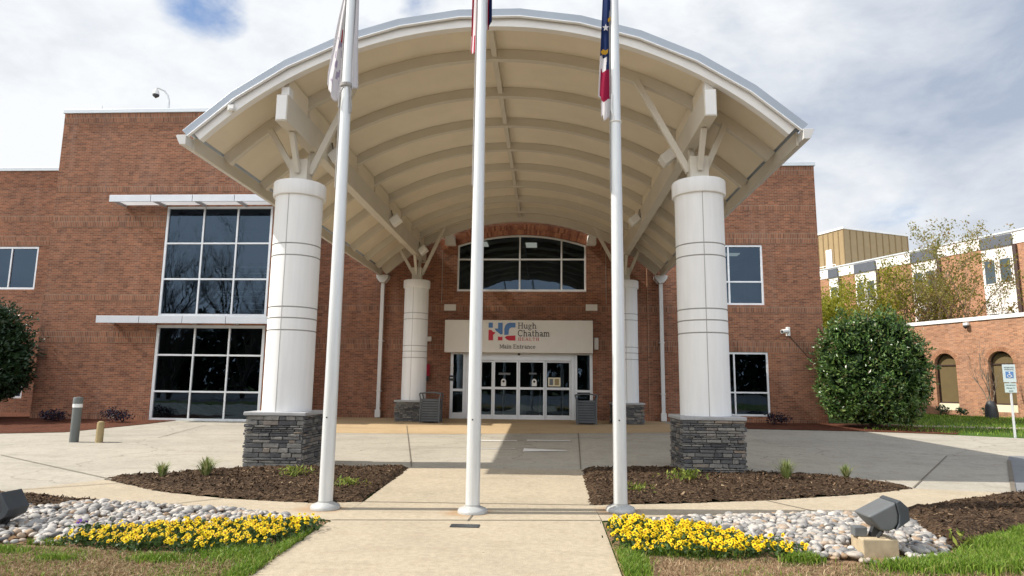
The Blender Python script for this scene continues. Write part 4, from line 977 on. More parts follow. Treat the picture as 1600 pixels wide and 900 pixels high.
# fascia: flashing strip, drip edge, board
b = MB(); b.arc(AX, AZ, RC-.06, RO+.012, -aE*1.003, aE*1.003, FY-.075, FY-.043, 11); b.build('edge_flashing', M['flash'], can, bevel=.004)
b = MB(); b.arc(AX, AZ, RC-.082, RC-.060, -aE*1.004, aE*1.004, FY-.095, FY-.03, 11); b.build('drip_edge', M['drip'], can, bevel=.004)
b = MB(); b.arc(AX, AZ, RB, RC-.012, -aE*.985, aE*.985, FY, FY+.155, 56); b.build('fascia', M['fascia'], can, bevel=.006)
RY = [13.12+1.81*k for k in range(7)]+[25.62]
aR = math.asin(5.62/RB)
for y in RY:
    b = MB(); b.arc(AX, AZ, RB, RC-.022, -aR, aR, y-.07, y+.07, 48); b.build('rib', M['rib'], can, bevel=.006)
b = MB(); b.arc(AX, AZ, RB-.1, RC-.022, -aR, aR, EY-.14, EY-.004, 48); b.build('rib', M['rib'], can)
BX = (-5.16, 3.06)
ys = [FY+.157]+RY+[EY-.14]
for y0, y1 in zip(ys[:-1], ys[1:]):
    b = MB(); b.box(AX-.055, AX+.055, y0+.075 if y0 > 12 else y0, y1-.075, AZ+RC-.2, AZ+RC-.024); b.build('spacer', M['rib'], can, bevel=.005)
for s_, x in ((-1, BX[0]), (1, BX[1])):
    b = MB(); b.box(x-.115, x+.115, FY+.06, EY-.01, 6.68, 7.22)
    bo = b.build('beam', M['rib'], can, bevel=.008)
    b = MB(); b.box(x-.10, x+.10, FY+.045, FY+.059, 6.70, 7.20); b.box(x-.07, x+.09, FY+.16, FY+.36, 7.222, 7.42); b.build('end_plate', M['fascia'], bo, bevel=.006)
    for y0, y1 in zip(ys[:-1], ys[1:]):      # blocking above the beam, between ribs
        xi = x; zt_ = AZ+math.sqrt((RC-.024)**2-(abs(xi-AX)+.05)**2)
        b = MB(); b.box(xi-.05, xi+.05, y0+.08, y1-.08, 7.26, zt_-.006); b.build('blocking_panel', M['ceil'], can)
    ex = AX+s_*5.785; ze = AZ+(RC-.03)*math.cos(math.asin(5.785/(RC-.03)))+.03
    b = MB(); b.box(ex-.02, ex+.02, FY+.16, EY, ze-.3, ze-.03); b.build('eave_board', M['rib'], can)
    gx0, gx1 = AX+s_*5.80, AX+s_*6.02
    prof = [(AX+s_*5.80, 6.16), (AX+s_*5.92, 6.16), (AX+s_*6.00, 6.33), (AX+s_*5.98, 6.35), (AX+s_*5.80, 6.35)]
    b = MB(); b.prism(prof, FY-.1, EY-.06); b.build('gutter', M['gutter'], can, bevel=.006)
    # downspout with its conductor head
    dx_ = FX(-6.69) if s_ < 0 else FX(4.545); dy = WY-.26
    d = MB(); d.box(dx_-.075, dx_+.075, dy-.06, dy+.06, .3, 6.0)
    for z in (1.35, 3.4): d.box(dx_-.1, dx_+.1, dy-.075, WY-.01, z, z+.04)
    d.box(dx_-.11, dx_+.11, dy-.09, dy+.09, .31, .62)
    ds = d.build('downspout', M['gutter'], can, bevel=.01)
    d = MB(); d.prism([(dx_-.1, 5.84), (dx_+.1, 5.84), (dx_+.24, 6.02), (dx_+.26, 6.15), (dx_-.26, 6.15), (dx_-.24, 6.02)], dy-.2, dy+.2); d.build('conductor_head', M['gutter'], ds, bevel=.01)
# columns
def ledgestone(b, x0, x1, y0, y1, z0, z1):
    def face_run(p0, p1, nrm):
        p0, p1, nrm = Vector(p0), Vector(p1), Vector(nrm); Lr = (p1-p0).length; d = (p1-p0).normalized(); z = z0
        while z < z1-.02:
            hh = random.choice((.03, .04, .05, .06, .075, .09)); hh = min(hh, z1-z)
            if z1-z-hh < .03: hh = z1-z
            s = -random.uniform(0, .1)
            while s < Lr:
                ln = random.uniform(.10, .36); a = max(s, -.02); e = min(s+ln, Lr+.02)
                if e-a > .05:
                    out = random.uniform(.0, .035); c = p0+d*((a+e)/2)+nrm*(out/2-.03)
                    tw = random.uniform(-.012, .012)
                    b.obox((c.x, c.y, z+hh/2), d*((e-a)/2-.005)+nrm*tw, nrm*(out/2+.05), Vector((0, 0, hh/2-.005))+d*random.uniform(-.006, .006))
                s += ln
            z += hh
    face_run((x0, y0, 0), (x1, y0, 0), (0, -1, 0)); face_run((x1, y0, 0), (x1, y1, 0), (1, 0, 0)); face_run((x1, y1, 0), (x0, y1, 0), (0, 1, 0)); face_run((x0, y1, 0), (x0, y0, 0), (-1, 0, 0))
for cx, cy, zc, hw in ((BX[0], 13.0, 1.03, .545), (BX[1], 13.0, 1.05, .545), (BX[0]-.02, 25.62, .98, .56), (BX[1], 25.62, .98, .56)):
    col = empty('column', (0, 0, 0), 0, can); zb_ = gz(cy)-.06
    b = MB(); b.box(cx-hw+.03, cx+hw-.03, cy-hw+.03, cy+hw-.03, zb_, zc-.002, 1); ledgestone(b, cx-hw, cx+hw, cy-hw, cy+hw, zb_, zc)
    b.build('stone_pedestal', [M['ledge'], M['joint']], col, bevel=.009)
    b = MB(); b.box(cx-hw-.06, cx+hw+.06, cy-hw-.06, cy+hw+.06, zc+.001, zc+.07); b.build('capstone', M['capst'], col, bevel=.015)
    z0 = zc+.07; R = .475; prof = [(0, z0), (R, z0)]; mats = [0, 0]
    for zz in (2.68, 2.92, 3.14, 4.18, 4.42):
        prof += [(R, zz-.013), (R-.012, zz-.009), (R-.012, zz+.009), (R, zz+.013)]; mats += [0, 1, 1, 1] if False else [1, 1, 1, 0]
    prof += [(R, 5.445)]
    mats = [0]+[0 if i % 4 == 0 else 1 for i in range(len(prof)-2)]
    b = MB(); b.lathe(prof, (cx, cy, 0), 64, mats=mats); b.build('shaft', [M['stucco'], M['joint']], col)
    b = MB()
    for a in (-PI/2-.08, PI/2, 0.5, PI-.5): b.obox((cx+R*math.cos(a), cy+R*math.sin(a), (z0+5.44)/2), (-.007*math.sin(a), .007*math.cos(a), 0), (.003*math.cos(a), .003*math.sin(a), 0), (0, 0, (5.44-z0)/2)) 
    b.build('shaft_seam', M['joint'], col)
    b = MB(); b.lathe([(R-.02, 5.43), (.52, 5.44), (.527, 5.46), (.527, 5.72), (.515, 5.74), (.3, 5.76), (0, 5.76)], (cx, cy, 0), 64); b.build('capital_ring', M['stucco'], col)
    b = MB(); b.box(cx-.185, cx+.185, cy-.17, cy+.17, 5.75, 6.27); b.build('neck', M['rib'], col, bevel=.012)
    si = 1 if cx < AX else -1
    for nm, p, q, w_ in (('strut', (cx+si*.17, cy+.04, 6.0), (AX-si*2.98, cy+.06, AZ+math.sqrt(RB**2-2.98**2)+.05), .13),
                         ('strut', (cx-si*.17, cy+.04, 6.05), (AX-si*4.78, cy+.06, AZ+math.sqrt(RB**2-4.78**2)+.05), .12),
                         ('strut', (cx, cy-.18, 5.98), (cx, cy-.62, 6.69), .13), ('strut', (cx, cy+.18, 5.98), (cx, cy+.62 if cy < 20 else cy+.5, 6.69), .13)):
        b = MB(); b.bar(p, q, w_, .1, up=(0, 1, 0) if nm == 'strut' and abs(p[0]-q[0]) > .05 else (1, 0, 0)); b.build(nm, M['rib'], col, bevel=.01)
# light boxes along the beams
def beam_light(x, y, z, s_, label):
    t = thing('beam_floodlight', label, 'floodlight', (x, y, z), 0, 'white floodlights on the canopy beams')
    b = MB(); b.obox((s_*.19, 0, 0), (.13, 0, .10), (0, .17, 0), (-.07, 0, .10)); b.build('housing', M['white'], t, bevel=.02)
    b = MB(); b.obox((s_*.19+.10*.62, 0, .10*.95+.02) if s_ < 0 else (s_*.19-.07, 0, .1+.02), (.10, 0, .08), (0, .14, 0), (-.003, 0, .004)); b.build('lens', M['lens'], t)
    b = MB(); b.tube([(s_*.06, .1, .02), (s_*.03, .12, .22), (s_*.02, .05, .36)], .012, 6); b.build('cable', M['dark'], t)
XLb, XRb = BX[0]+.115, BX[1]-.115
beam_light(XLb, 14.35, 6.86, 1, 'white floodlight box on left beam beside front left column')
beam_light(XLb, 20.3, 6.86, 1, 'white floodlight box midway along the left canopy beam')
beam_light(XLb, 25.0, 6.86, 1, 'white floodlight box on left beam above the rear column')
beam_light(XRb, 14.6, 6.86, -1, 'white floodlight box on right beam beside front right column')
beam_light(XRb, 20.3, 6.86, -1, 'white floodlight box midway along the right canopy beam')
t = thing('fascia_camera', 'small white camera on the left slope of the canopy fascia', 'security camera', (-6.1, FY, 6.9))
b = MB(); b.box(-.06, .06, -.1, -.002, -.05, .05); b.build('mount', M['white'], t, bevel=.01); b = MB(); b.lathe([(0, -.02), (.055, -.03), (.05, -.07), (0, -.1)], (0, -.09, 0), 12); b.build('dome', M['lens'], t)

# ------------------------------------------------------------------ flagpoles and flags
def flagpole(x, y, label):
    t = thing('flagpole', label, 'flagpole', (x, y, 0), 0, 'flagpoles along the front walk')
    H = 10.6
    b = MB(); b.tube([(0, 0, .05), (0, 0, 3.2), (0, 0, 6.5), (0, 0, H)], [.094, .086, .070, .045], 28); b.build('pole', M['pole'], t)
    b = MB(); b.lathe([(.195, .012), (.195, .04), (.18, .065), (.12, .09), (.098, .10), (.098, .115)], (0, 0, 0), 32); b.build('base_collar', M['collar'], t)
    b = MB(); b.lathe([(0, H), (.06, H+.02), (.1, H+.1), (.06, H+.18), (0, H+.2)], (0, 0, 0), 20); b.build('finial', M['pole'], t)
    b = MB(); b.lathe([(.0, 0), (.011, .0), (.011, .02), (0, .02)], (0, 0, 0), 8); b.v = [(-.012+vx*1, -.092-vz*.5+.006, 1.2+vy) for vx, vy, vz in b.v]; b.build('bolt_hole', M['dark'], t)
    b = MB(); b.tube([(-.085, -.03, 4.4), (-.075, -.03, 7.0), (-.055, -.03, H-.1)], .008, 5); b.build('halyard', M['rope'], t)
    return t
PL = [(-2.92, 8.86), (-.955, 8.80), (.99, 9.12)]
pw = flagpole(*PL[0], 'left of three white flagpoles, flying the white flag')
pm = flagpole(*PL[1], 'middle of three white flagpoles, flying the striped flag')
pe = flagpole(*PL[2], 'right of three white flagpoles, flying the blue and red flag')

def cloth(name, left, right, zt, zb, folds, amp, matfn, mats, loc, nz=60, nu=28, thick=.0):
    """hanging cloth: outlines left(z), right(z) give the gathered width; folds run downwards"""
    V = []; Fc = []; MI = []
    for j in range(nz+1):
        v = j/nz
        for i in range(nu+1):
            u = i/nu; zl, zr = zb(0), zb(1); zbot = zb(u); z = zt+(zbot-zt)*v
            x = left(v)+(right(v)-left(v))*u
            ph = folds*2*PI*u
            y = amp*(.35+.65*v)*math.sin(ph+.8*v)+.012*math.sin(9*v+5*u); x += .25*amp*math.sin(ph*2+1.1)*(.4+.6*v)
            V.append((x, y, z))
    for j in range(nz):
        for i in range(nu):
            o = j*(nu+1)+i; Fc.append((o, o+1, o+nu+2, o+nu+1)); MI.append(matfn((i+.5)/nu, (j+.5)/nz))
    b = MB(); b.v = V; b.f = Fc; b.m = MI; b.sm = [True]*len(Fc)
    o = b.build(name, mats, recalc=True); o.location = loc
    sd = o.modifiers.new('thickness', 'SOLIDIFY'); sd.thickness = .004
    return o
def cloth_mat(name, c): 
    m = NT(name); m.color(m.ramp(m.noise(m.pos(), 200, 2), [(.3, mul(c, .88)), (.7, mul(c, 1.05))])); m.set(.8, 0, .2)
    tl = m.new('ShaderNodeBsdfTranslucent'); tl.inputs['Color'].default_value = (*c, 1); mx = m.new('ShaderNodeMixShader'); mx.inputs[0].default_value = .3
    m.link(m.b.outputs[0], mx.inputs[1]); m.link(tl.outputs[0], mx.inputs[2]); m.link(mx.outputs[0], m.out.inputs['Surface']); return m.mat
CW_, CR_, CB_, CY_, CM_, CP_ = [cloth_mat(n, c) for n, c in (('white_cloth', (.74, .72, .74)), ('red_cloth', (.45, .015, .05)), ('blue_cloth', (.012, .03, .12)), ('gold_cloth', (.55, .32, .03)), ('crimson_cloth', (.36, .012, .06)), ('mauve_print', (.42, .37, .48)))]
# white flag (left pole): gathered at the top, spreading to a point at the bottom
def wmat(u, v):
    if .52 < v < .60 and .30 < u < .42: return 1
    if .60 < v < .92 and .16 < u < .44 and (math.sin(u*31+v*9)*math.sin(v*47+u*13) > .25): return 2
    return 0
fw_ = cloth('hanging_flag', lambda v: -.07-.24*min(1, max(0, v-.15)/.75), lambda v: .09+.06*v, 8.0, lambda u: 5.70+(.95*abs(u-.30) if u < .30 else (.12*abs(u-.30) if u < .55 else .08+.3*(u-.55))), 3.0, .04, wmat, [CW_, CR_, CP_], (PL[0][0], PL[0][1]+.0, 0))
tag(fw_, 'white flag with purple print hanging limp on the left pole', 'flag')
fm_ = cloth('hanging_flag', lambda v: -.15-.03*v, lambda v: .13, 8.2, lambda u: 6.40+.5*abs(u-.2)+(.12 if u > .6 else 0), 2.5, .045, lambda u, v: 2 if (v < .35 or u > .85) else (0 if int(u*17+v*.8) % 2 == 0 else 1), [CR_, CW_, CB_], (PL[1][0], PL[1][1]+.10, 0))
tag(fm_, 'red and white striped flag hanging behind the middle pole', 'flag')
# blue, white and red flag with star and gold scroll (right pole)
def nmat(u, v):
    if v > .875: return 1
    if v > .70: return 2 if u > .14 else 1
    if v > .61 and u < .70-(v-.61)*3.0: return 1 if u < .45-(v-.70)*1.2 else 0
    return 0
fe_ = cloth('hanging_flag', lambda v: -.13-.12*min(1, v*1.1)+(.045 if v > .875 else 0), lambda v: -.01, 8.0, lambda u: 5.42+(.10 if u < .25 else 0)+.12*u, 1.4, .03, nmat, [CB_, CW_, CM_], (PL[2][0]-.01, PL[2][1]-.03, 0))
tag(fe_, 'dark blue flag with star, white and crimson ends, on the right pole', 'flag')
b = MB(); st = []
for k in range(10):
    a = PI/2+k*PI/5; r__ = .062 if k % 2 == 0 else .026; st.append((-.125+r__*.8*math.cos(a), 6.88+r__*math.sin(a)))
b.prism(st, -.060, -.052); b.build('star', CW_, fe_)
b = MB(); b.prism([(-.20, 6.50), (-.17, 6.54), (-.13, 6.52), (-.09, 6.545), (-.10, 6.48), (-.13, 6.455), (-.18, 6.46)], -.060, -.052); b.prism([(-.09, 7.02), (-.05, 7.06), (-.05, 6.99), (-.09, 6.97)], -.060, -.052); b.build('scroll', CY_, fe_)
# ropes tied round poles
b = MB(); b.lathe([(.076, 0), (.09, .01), (.09, .025), (.076, .035)], (0, 0, 5.43), 20); b.tube([(-.02, -.08, 5.45), (-.07, -.09, 5.6), (-.06, -.08, 5.85)], .008, 5); b.build('rope_tie', M['lens'], pe)
b = MB(); b.tube([(-.08, -.07, 5.58), (-.06, -.09, 5.8), (.02, -.085, 5.95), (.06, -.06, 5.9), (.1, -.05, 5.6), (.09, -.05, 5.5), (.07, -.05, 5.75)], .012, 6); b.lathe([(.074, 0), (.095, .02), (.095, .06), (.074, .08)], (0, 0, 5.9), 16); b.build('rope_tie', M['rope'], pw)

# ------------------------------------------------------------------ street furniture
t = thing('light_bollard', 'tall grey bollard light with frosted band on left pavement', 'bollard', (-11.9, 16.3, gz(16.3)))
b = MB(); b.tube([(0, 0, 0), (0, 0, .86)], .105, 20); b.build('post', M['bolg'], t)
b = MB(); b.lathe([(.1, .862), (.112, .865), (.112, .955), (.1, .958)], n=20); b.build('lens', M['lens'], t)
b = MB(); b.lathe([(.1, .96), (.112, .962), (.112, 1.09), (.10, 1.12), (0, 1.13)], n=20); b.build('cap', M['bolg'], t)
t = thing('short_bollard', 'short tan bollard post beside the tall grey bollard', 'bollard', (-11.24, 16.3, gz(16.3)))
b = MB(); b.lathe([(.085, 0), (.085, .47), (.075, .51), (.04, .53), (0, .535)], n=20); b.build('post', M['bolt'], t)

def bin_thing(x, y, label):
    t = thing('litter_bin', label, 'bin', (x, y, gz(y)+.01), 0, 'slatted litter bins by the doors'); w_, d_ = .34, .30
    b = MB()
    for k in range(9): z = .06+k*.092; b.box(-w_, w_, -d_, -d_+.03, z, z+.062); b.box(-w_, w_, d_-.03, d_, z, z+.07); b.box(-w_, -w_+.03, -d_+.031, d_-.031, z, z+.07); b.box(w_-.03, w_, -d_+.031, d_-.031, z, z+.07)
    b.box(-w_+.04, w_-.04, -d_+.04, d_-.04, .03, .85, 1); b.build('slatted_body', [M['bin'], M['dark']], t, bevel=.006)
    for sx_ in (-1, 1):
        for sy in (-1, 1):
            b = MB(); b.tube([(sx_*(w_+.012), sy*(d_+.012), 0), (sx_*(w_+.012), sy*(d_+.012), .88), (sx_*(w_+.06), sy*(d_-.02), 1.06)], .026, 8); b.build('post', M['bin'], t)
    b = MB()
    for sy in (-1, 1): b.tube([(-w_-.06, sy*(d_-.02), 1.06), (-w_*.5, sy*(d_-.02), 1.1), (w_*.5, sy*(d_-.02), 1.1), (w_+.06, sy*(d_-.02), 1.06)], .026, 8)
    b.box(-w_-.05, w_+.05, -d_+.03, d_-.03, 1.075, 1.1); b.build('hood', M['bin'], t); return t
bin_thing(-4.30, 24.65, 'dark slatted litter bin against the rear left stone pedestal'); bin_thing(1.48, 24.9, 'dark slatted litter bin at the right edge of the doors')

def floodlight(x, y, z, prof, visor, label, block=None, body='grey2'):
    t = thing('ground_floodlight', label, 'floodlight', (x, y, z), 0, 'grey floodlights in the pebbles')
    b = MB(); b.prism(prof, -.16, .16); b.build('housing', M[body], t, bevel=.02, seg=3)
    b = MB(); b.prism(visor, -.172, .172); b.build('visor', M['grey'], t, bevel=.008)
    b = MB(); b.bar((-.02, 0, -.02), (.03, 0, .1), .1, .06); b.tube([(-.02, -.07, .0), (.02, -.1, .06), (.05, -.1, .12)], .016, 6); b.build('yoke', M['dark'], t)
    b = MB(); b.box(-.23, -.10, -.05, .05, -.005, .09); b.build('junction_box', M['grey2'], t, bevel=.01)
    if block:
        b = MB(); b.box(*block); b.build('concrete_block', M['cblock'], t, bevel=.012)
    return t
floodlight(3.34, 7.12, .185, [(-.139, .211), (-.066, .132), (-.013, .079), (.053, .07), (.106, .092), (.150, .15), (.160, .23), (.139, .355)], [(.141, .354), (.178, .376), (.257, .304), (.264, .185), (.121, .086), (.154, .15), (.164, .23)], 'grey floodlight on a tan concrete block in right pebbles', (-.20, .15, -.15, .12, -.20, -.006))
fl_ = floodlight(-5.96, 7.2, .08, [(-.17, .28), (.03, .40), (.10, .20), (.02, .05), (-.10, .05), (-.17, .12)], [(.032, .402), (.055, .42), (.19, .21), (.15, .12), (.022, .048), (.102, .20)], 'grey floodlight low in the pebbles at the left edge', None, 'grey'); fl_.scale = (.86, .86, .86)
o = MB(); o.box(-1.12, -.78, 7.88, 8.04, .013, .022); tag(o.build('ground_plaque', M['dark'], bevel=.003), 'dark metal plaque set into the walk before middle flagpole', 'plaque')

# ------------------------------------------------------------------ right-hand wing and the block behind it
DR_ = Vector((-.395, .919, 0)).normalized(); NR = Vector((DR_.y, -DR_.x, 0)); P1 = Vector((22.9, 33.7, .35))
# local frame: x runs along the wall from far to near so that -y faces the camera
rzW = math.atan2(-DR_.y, -DR_.x)
wing = thing('brick_wing', 'low tan brick wing with tall arched windows', 'building', (P1.x, P1.y, 0), rzW)
def LX(s): return -s                       # along-wall distance s -> local x
WH = 5.24
def arched_wall(b, x0, x1, z0, z1, wins):
    xs = sorted({x0, x1} | {v for w_ in wins for v in w_[:2]})
    for xa, xb in zip(xs[:-1], xs[1:]):
        w_ = next((q for q in wins if q[0] <= xa and xb <= q[1]), None)
        if not w_: b.face([(xa, 0, z0), (xb, 0, z0), (xb, 0, z1), (xa, 0, z1)]); continue
        b.face([(xa, 0, z0), (xb, 0, z0), (xb, 0, w_[2]), (xa, 0, w_[2])])
        c, rr, zs = (xa+xb)/2, (xb-xa)/2, w_[3]-(xb-xa)/2; n = 16
        for i in range(n):
            a0, a1 = PI-PI*i/n, PI-PI*(i+1)/n; p0 = (c+rr*math.cos(a0), zs+rr*math.sin(a0)); p1 = (c+rr*math.cos(a1), zs+rr*math.sin(a1))
            b.face([(p0[0], 0, p0[1]), (p1[0], 0, p1[1]), (p1[0], 0, z1), (p0[0], 0, z1)]); b.face([(p0[0], 0, p0[1]), (p0[0], .3, p0[1]), (p1[0], .3, p1[1]), (p1[0], 0, p1[1])])
        b.face([(xa, 0, w_[2]), (xa, .3, w_[2]), (xa, .3, zs), (xa, 0, zs)]); b.face([(xb, 0, w_[2]), (xb, .3, w_[2]), (xb, .3, zs), (xb, 0, zs)])
AW = [(-s-1.22, -s, .60, 3.62) for s in (-6.35, -3.2, -.08, 2.85, 6.1, 9.2)]
AW[3] = (-4.02, -2.82, .60, 3.62); AW[4] = (-7.1, -5.9, .60, 3.62)
b = MB(); arched_wall(b, -22, 14, -.2, WH, AW)
b.face([(-22, 0, WH-.05), (14, 0, WH-.05), (14, 14, WH-.05), (-22, 14, WH-.05)]); b.face([(-22, 0, -.2), (-22, 14, -.2), (-22, 14, WH), (-22, 0, WH)]); b.face([(14, 0, -.2), (14, 14, -.2), (14, 14, WH), (14, 0, WH)])
b.build('wall', [M['wbrick']], wing, recalc=False)
b = MB(); b.box(-22.05, 14.05, -.06, .3, WH, WH+.2); b.build('coping', M['bandwhite'], wing, bevel=.01)
for xa, xb, z0, z1 in AW:
    c, rr = (xa+xb)/2, (xb-xa)/2; zs = z1-rr
    m_ = MB()
    for i in range(22):
        a0, a1 = PI*i/22, PI*(i+.86)/22
        m_.prism([(c+r*math.cos(a), zs+r*math.sin(a)) for a, r in ((a0, rr+.01), (a1, rr+.01), (a1, rr+.22), (a0, rr+.22))], -.015, .002)
    m_.build('arch_header', stone_mat('wing_arch_brick', [(0, (.33, .16, .09)), (1, (.46, .25, .15))], .9, 10) if 'warch' not in M else M['warch'], wing)
    fr = MB(); t_ = .07; out = [(c+rr*math.cos(a), zs+rr*math.sin(a)) for a in np.linspace(0, PI, 15)]; inn = [(c+(rr-t_)*math.cos(a), zs+(rr-t_)*math.sin(a)) for a in np.linspace(0, PI, 15)]
    for i in range(14): fr.prism([out[i], out[i+1], inn[i+1], inn[i]], .2, .29)
    fr.box(xa, xa+t_, .2, .29, z0+.36, zs); fr.box(xb-t_, xb, .2, .29, z0+.36, zs); fr.box(xa+t_, xb-t_, .2, .29, zs-.06, zs); fr.box(xa+t_, xb-t_, .2, .29, z0+.36, z0+.43)
    fo = fr.build('window', M['brownframe'], wing)
    g = MB(); g.face([(x, .25, z) for x, z in inn]); g.face([(xa+t_, .25, z0+.4), (xb-t_, .25, z0+.4), (xb-t_, .25, zs-.03), (xa+t_, .25, zs-.03)]); g.build('pane', M['blind'], fo, recalc=False)
    g = MB(); g.box(xa+.01, xb-.01, .1, .29, z0, z0+.355); g.build('sill_panel', M['cream'], fo)
# small things on and before the wing
def onwing(s, off): p = P1+DR_*s-NR*off; return (p.x, p.y)
px_, py_ = onwing(2.0, .0); t = thing('dome_camera', 'small dark camera under the roof edge of the arched wing', 'security camera', (px_, py_, 5.05), rzW)
b = MB(); b.box(-.12, .12, -.2, -.02, -.02, .12); b.build('mount', M['white'], t, bevel=.02); b = MB(); b.lathe([(0, -.02), (.11, -.03), (.11, -.1), (0, -.22)], (0, -.18, 0), 14); b.build('dome', M['dark'], t)

P2 = P1+NR*16
blk = thing('hospital_block', 'tall brick block with white band and window bays behind wing', 'building', (P2.x, P2.y, 0), rzW)
BH, BB = 13.15, 12.25
b = MB(); b.box(-45, 12, 0, 18, -.2, BB); b.build('wall', M['wbrick'], blk)
b = MB(); b.box(-45.04, 12.04, -.05, 18.04, BB+.002, BH); b.build('white_band', M['bandwhite'], blk)
b = MB(); b.box(-45.1, 12.1, -.12, 18.1, BH+.002, BH+.12); b.build('coping', M['coping'], blk)
for s in (9.3, 15.1, 20.8, 3.4, -2.5, 24.95):
    wd = 2.25 if s < 24 else 1.1; xb = -s; xa = xb-wd; c = (xa+xb)/2
    m_ = MB(); m_.box(xa, xb, -.22, -.001, BB-.05, BH-.12); m_.build('slate_panel', M['slate'], blk)
    m_ = MB()
    for u0, u1 in ((xa+.01, c-.02), (c+.02, xb-.01)) if wd > 2 else ((xa+.01, xb-.01),): m_.box(u0, u1, -.12, -.001, .5, BB-.06)
    m_.build('white_panel', M['panel'], blk)
    m_ = MB(); m_.box(c-.02, c+.02, -.1, -.001, .5, BB-.06); m_.box(xb, xb+.25, -.16, -.001, .5, BB-.06); m_.build('divider_strip', M['brownframe'], blk)
    for zc_ in (10.4, 6.4, 2.4):
        for u0, u1 in ((xa+.12, c-.1), (c+.1, xb-.12)) if wd > 2 else ((xa+.12, xb-.12),):
            fr = MB(); z0, z1 = zc_-.95, zc_+.95
            fr.box(u0, u1, -.17, -.122, z0, z0+.08); fr.box(u0, u1, -.17, -.122, z1-.08, z1); fr.box(u0, u0+.08, -.17, -.122, z0+.08, z1-.08); fr.box(u1-.08, u1, -.17, -.122, z0+.08, z1-.08)
            fo = fr.build('window', M['panel'], blk); g = MB(); g.box(u0+.08, u1-.08, -.15, -.125, z0+.08, z1-.08); g.build('pane', M['slateglass'] if 'slateglass' in M else M.setdefault('slateglass', paint('grey_window_glass', (.06, .085, .10), .12, .1, 1, spec=.6)), fo)
# rooftop plant room
pr = empty('plant_room', (-24.6, 4.2, BH), 0.0, blk)
def siding(b, p, q, z0, z1, n):
    p, q = Vector(p), Vector(q); d = (q-p)/n
    for i in range(n):
        b.face([(*(p+d*i).xy, z0), (*(p+d*(i+1)).xy, z0), (*(p+d*(i+1)).xy, z1), (*(p+d*i).xy, z1)])
        c = p+d*i; b.box(c.x-.05, c.x+.05, c.y-.05, c.y+.05, z0, z1, 1)
b = MB(); A, B_, C_ = (-5.2, -1.2, 0), (-3.0, 0, 0), (6.2, 5.6, 0)
# plan traced from its two visible faces: corner at s~27.8
A, B_, C_ = (-8.5, -.2, 0), (-3.2, -.2, 0), (-3.2, 8.8, 0)
siding(b, A, B_, 0, 4.75, 8); siding(b, B_, C_, 0, 4.75, 10); siding(b, C_, (-8.5, 8.8, 0), 0, 4.75, 5); siding(b, (-8.5, 8.8, 0), A, 0, 4.75, 8)
b.face([(-8.5, -.2, 4.75), (-3.2, -.2, 4.75), (-3.2, 8.8, 4.75), (-8.5, 8.8, 4.75)]); b.build('siding', [M['tanmetal'], paint('siding_seam', (.25, .17, .08), .6)], pr, recalc=False)
b = MB(); b.box(-8.6, -3.1, -.3, 8.9, 4.752, 4.95); b.build('roof_edge', M['bandwhite'], pr)
b = MB(); b.box(-5.5, -4.75, -.3, -.21, 1.0, 2.9); b.build('louvre', M['bandwhite'], pr)
b = MB()
for z in (.5, 1.0): b.tube([(-8.3, -1.3, z), (-3.4, -1.3, z)], .035, 6)
for x in (-8.3, -6.7, -5, -3.4): b.tube([(x, -1.3, 0), (x, -1.3, 1.0)], .035, 6)
b.build('railing', M['bandwhite'], pr)

# ------------------------------------------------------------------ accessible parking sign
t = thing('parking_sign', 'accessible parking sign on a metal post by the side lawn', 'sign', (14.66, 21.75, gz(21.75)), -.35)
b = MB(); b.box(-.03, .03, -.03, .03, -.05, 2.12); b.build('post', M['pole'], t, bevel=.008)
b = MB(); b.box(-.17, .17, -.046, -.034, 1.72, 2.28); b.build('panel', paint('sign_face', (.52, .60, .60), .4, .04), t, bevel=.012)
b = MB(); b.box(-.155, .155, -.046, -.034, 1.40, 1.69); b.build('penalty_plate', paint('plate_face', (.50, .60, .58), .4, .04), t)
b = MB(); b.box(-.10, .10, -.054, -.047, 1.86, 2.06); b.build('blue_square', M['blue'], t)
b = MB()
hd = [(.0+.018*math.cos(a), 2.03+.018*math.sin(a)) for a in np.linspace(0, 2*PI, 10, endpoint=False)]; b.prism(hd, -.060, -.055)
for p, q in (((-.002, 2.005), (.004, 1.95)), ((.004, 1.95), (.045, 1.945)), ((.045, 1.945), (.062, 1.89)), ((.0, 1.98), (.035, 1.978))): b.bar((p[0], -.0575, p[1]), (q[0], -.0575, q[1]), .014, .004)
ring = [(-.005+.048*math.cos(a), 1.925+.048*math.sin(a)) for a in np.linspace(1.9, 5.9, 14)]
for p, q in zip(ring[:-1], ring[1:]): b.bar((p[0], -.0577, p[1]), (q[0], -.0577, q[1]), .012, .004)
b.build('wheelchair_symbol', M['lens'], t)
def txt(s, size, x, y, z, mat, parent, name='lettering'):
    cu = bpy.data.curves.new(name, 'FONT'); cu.body = s; cu.size = size; cu.align_x = 'CENTER'; cu.extrude = .001
    tmp = bpy.data.objects.new(name, cu); COL.objects.link(tmp); dg = bpy.context.evaluated_depsgraph_get(); me = bpy.data.meshes.new_from_object(tmp.evaluated_get(dg)); bpy.data.objects.remove(tmp)
    me.materials.clear(); me.materials.append(mat); o = bpy.data.objects.new(name, me); COL.objects.link(o); o.parent = parent; o.location = (x, y, z); o.rotation_euler = (PI/2, 0, 0); return o
txt('RESERVED', .058, 0, -.049, 2.165, M['slateglass'], t); txt('PARKING', .058, 0, -.049, 2.10, M['slateglass'], t)
txt('MAXIMUM', .055, 0, -.049, 1.61, M['slateglass'], t); txt('PENALTY', .055, 0, -.049, 1.52, M['slateglass'], t); txt('$250', .055, 0, -.049, 1.43, M['slateglass'], t)

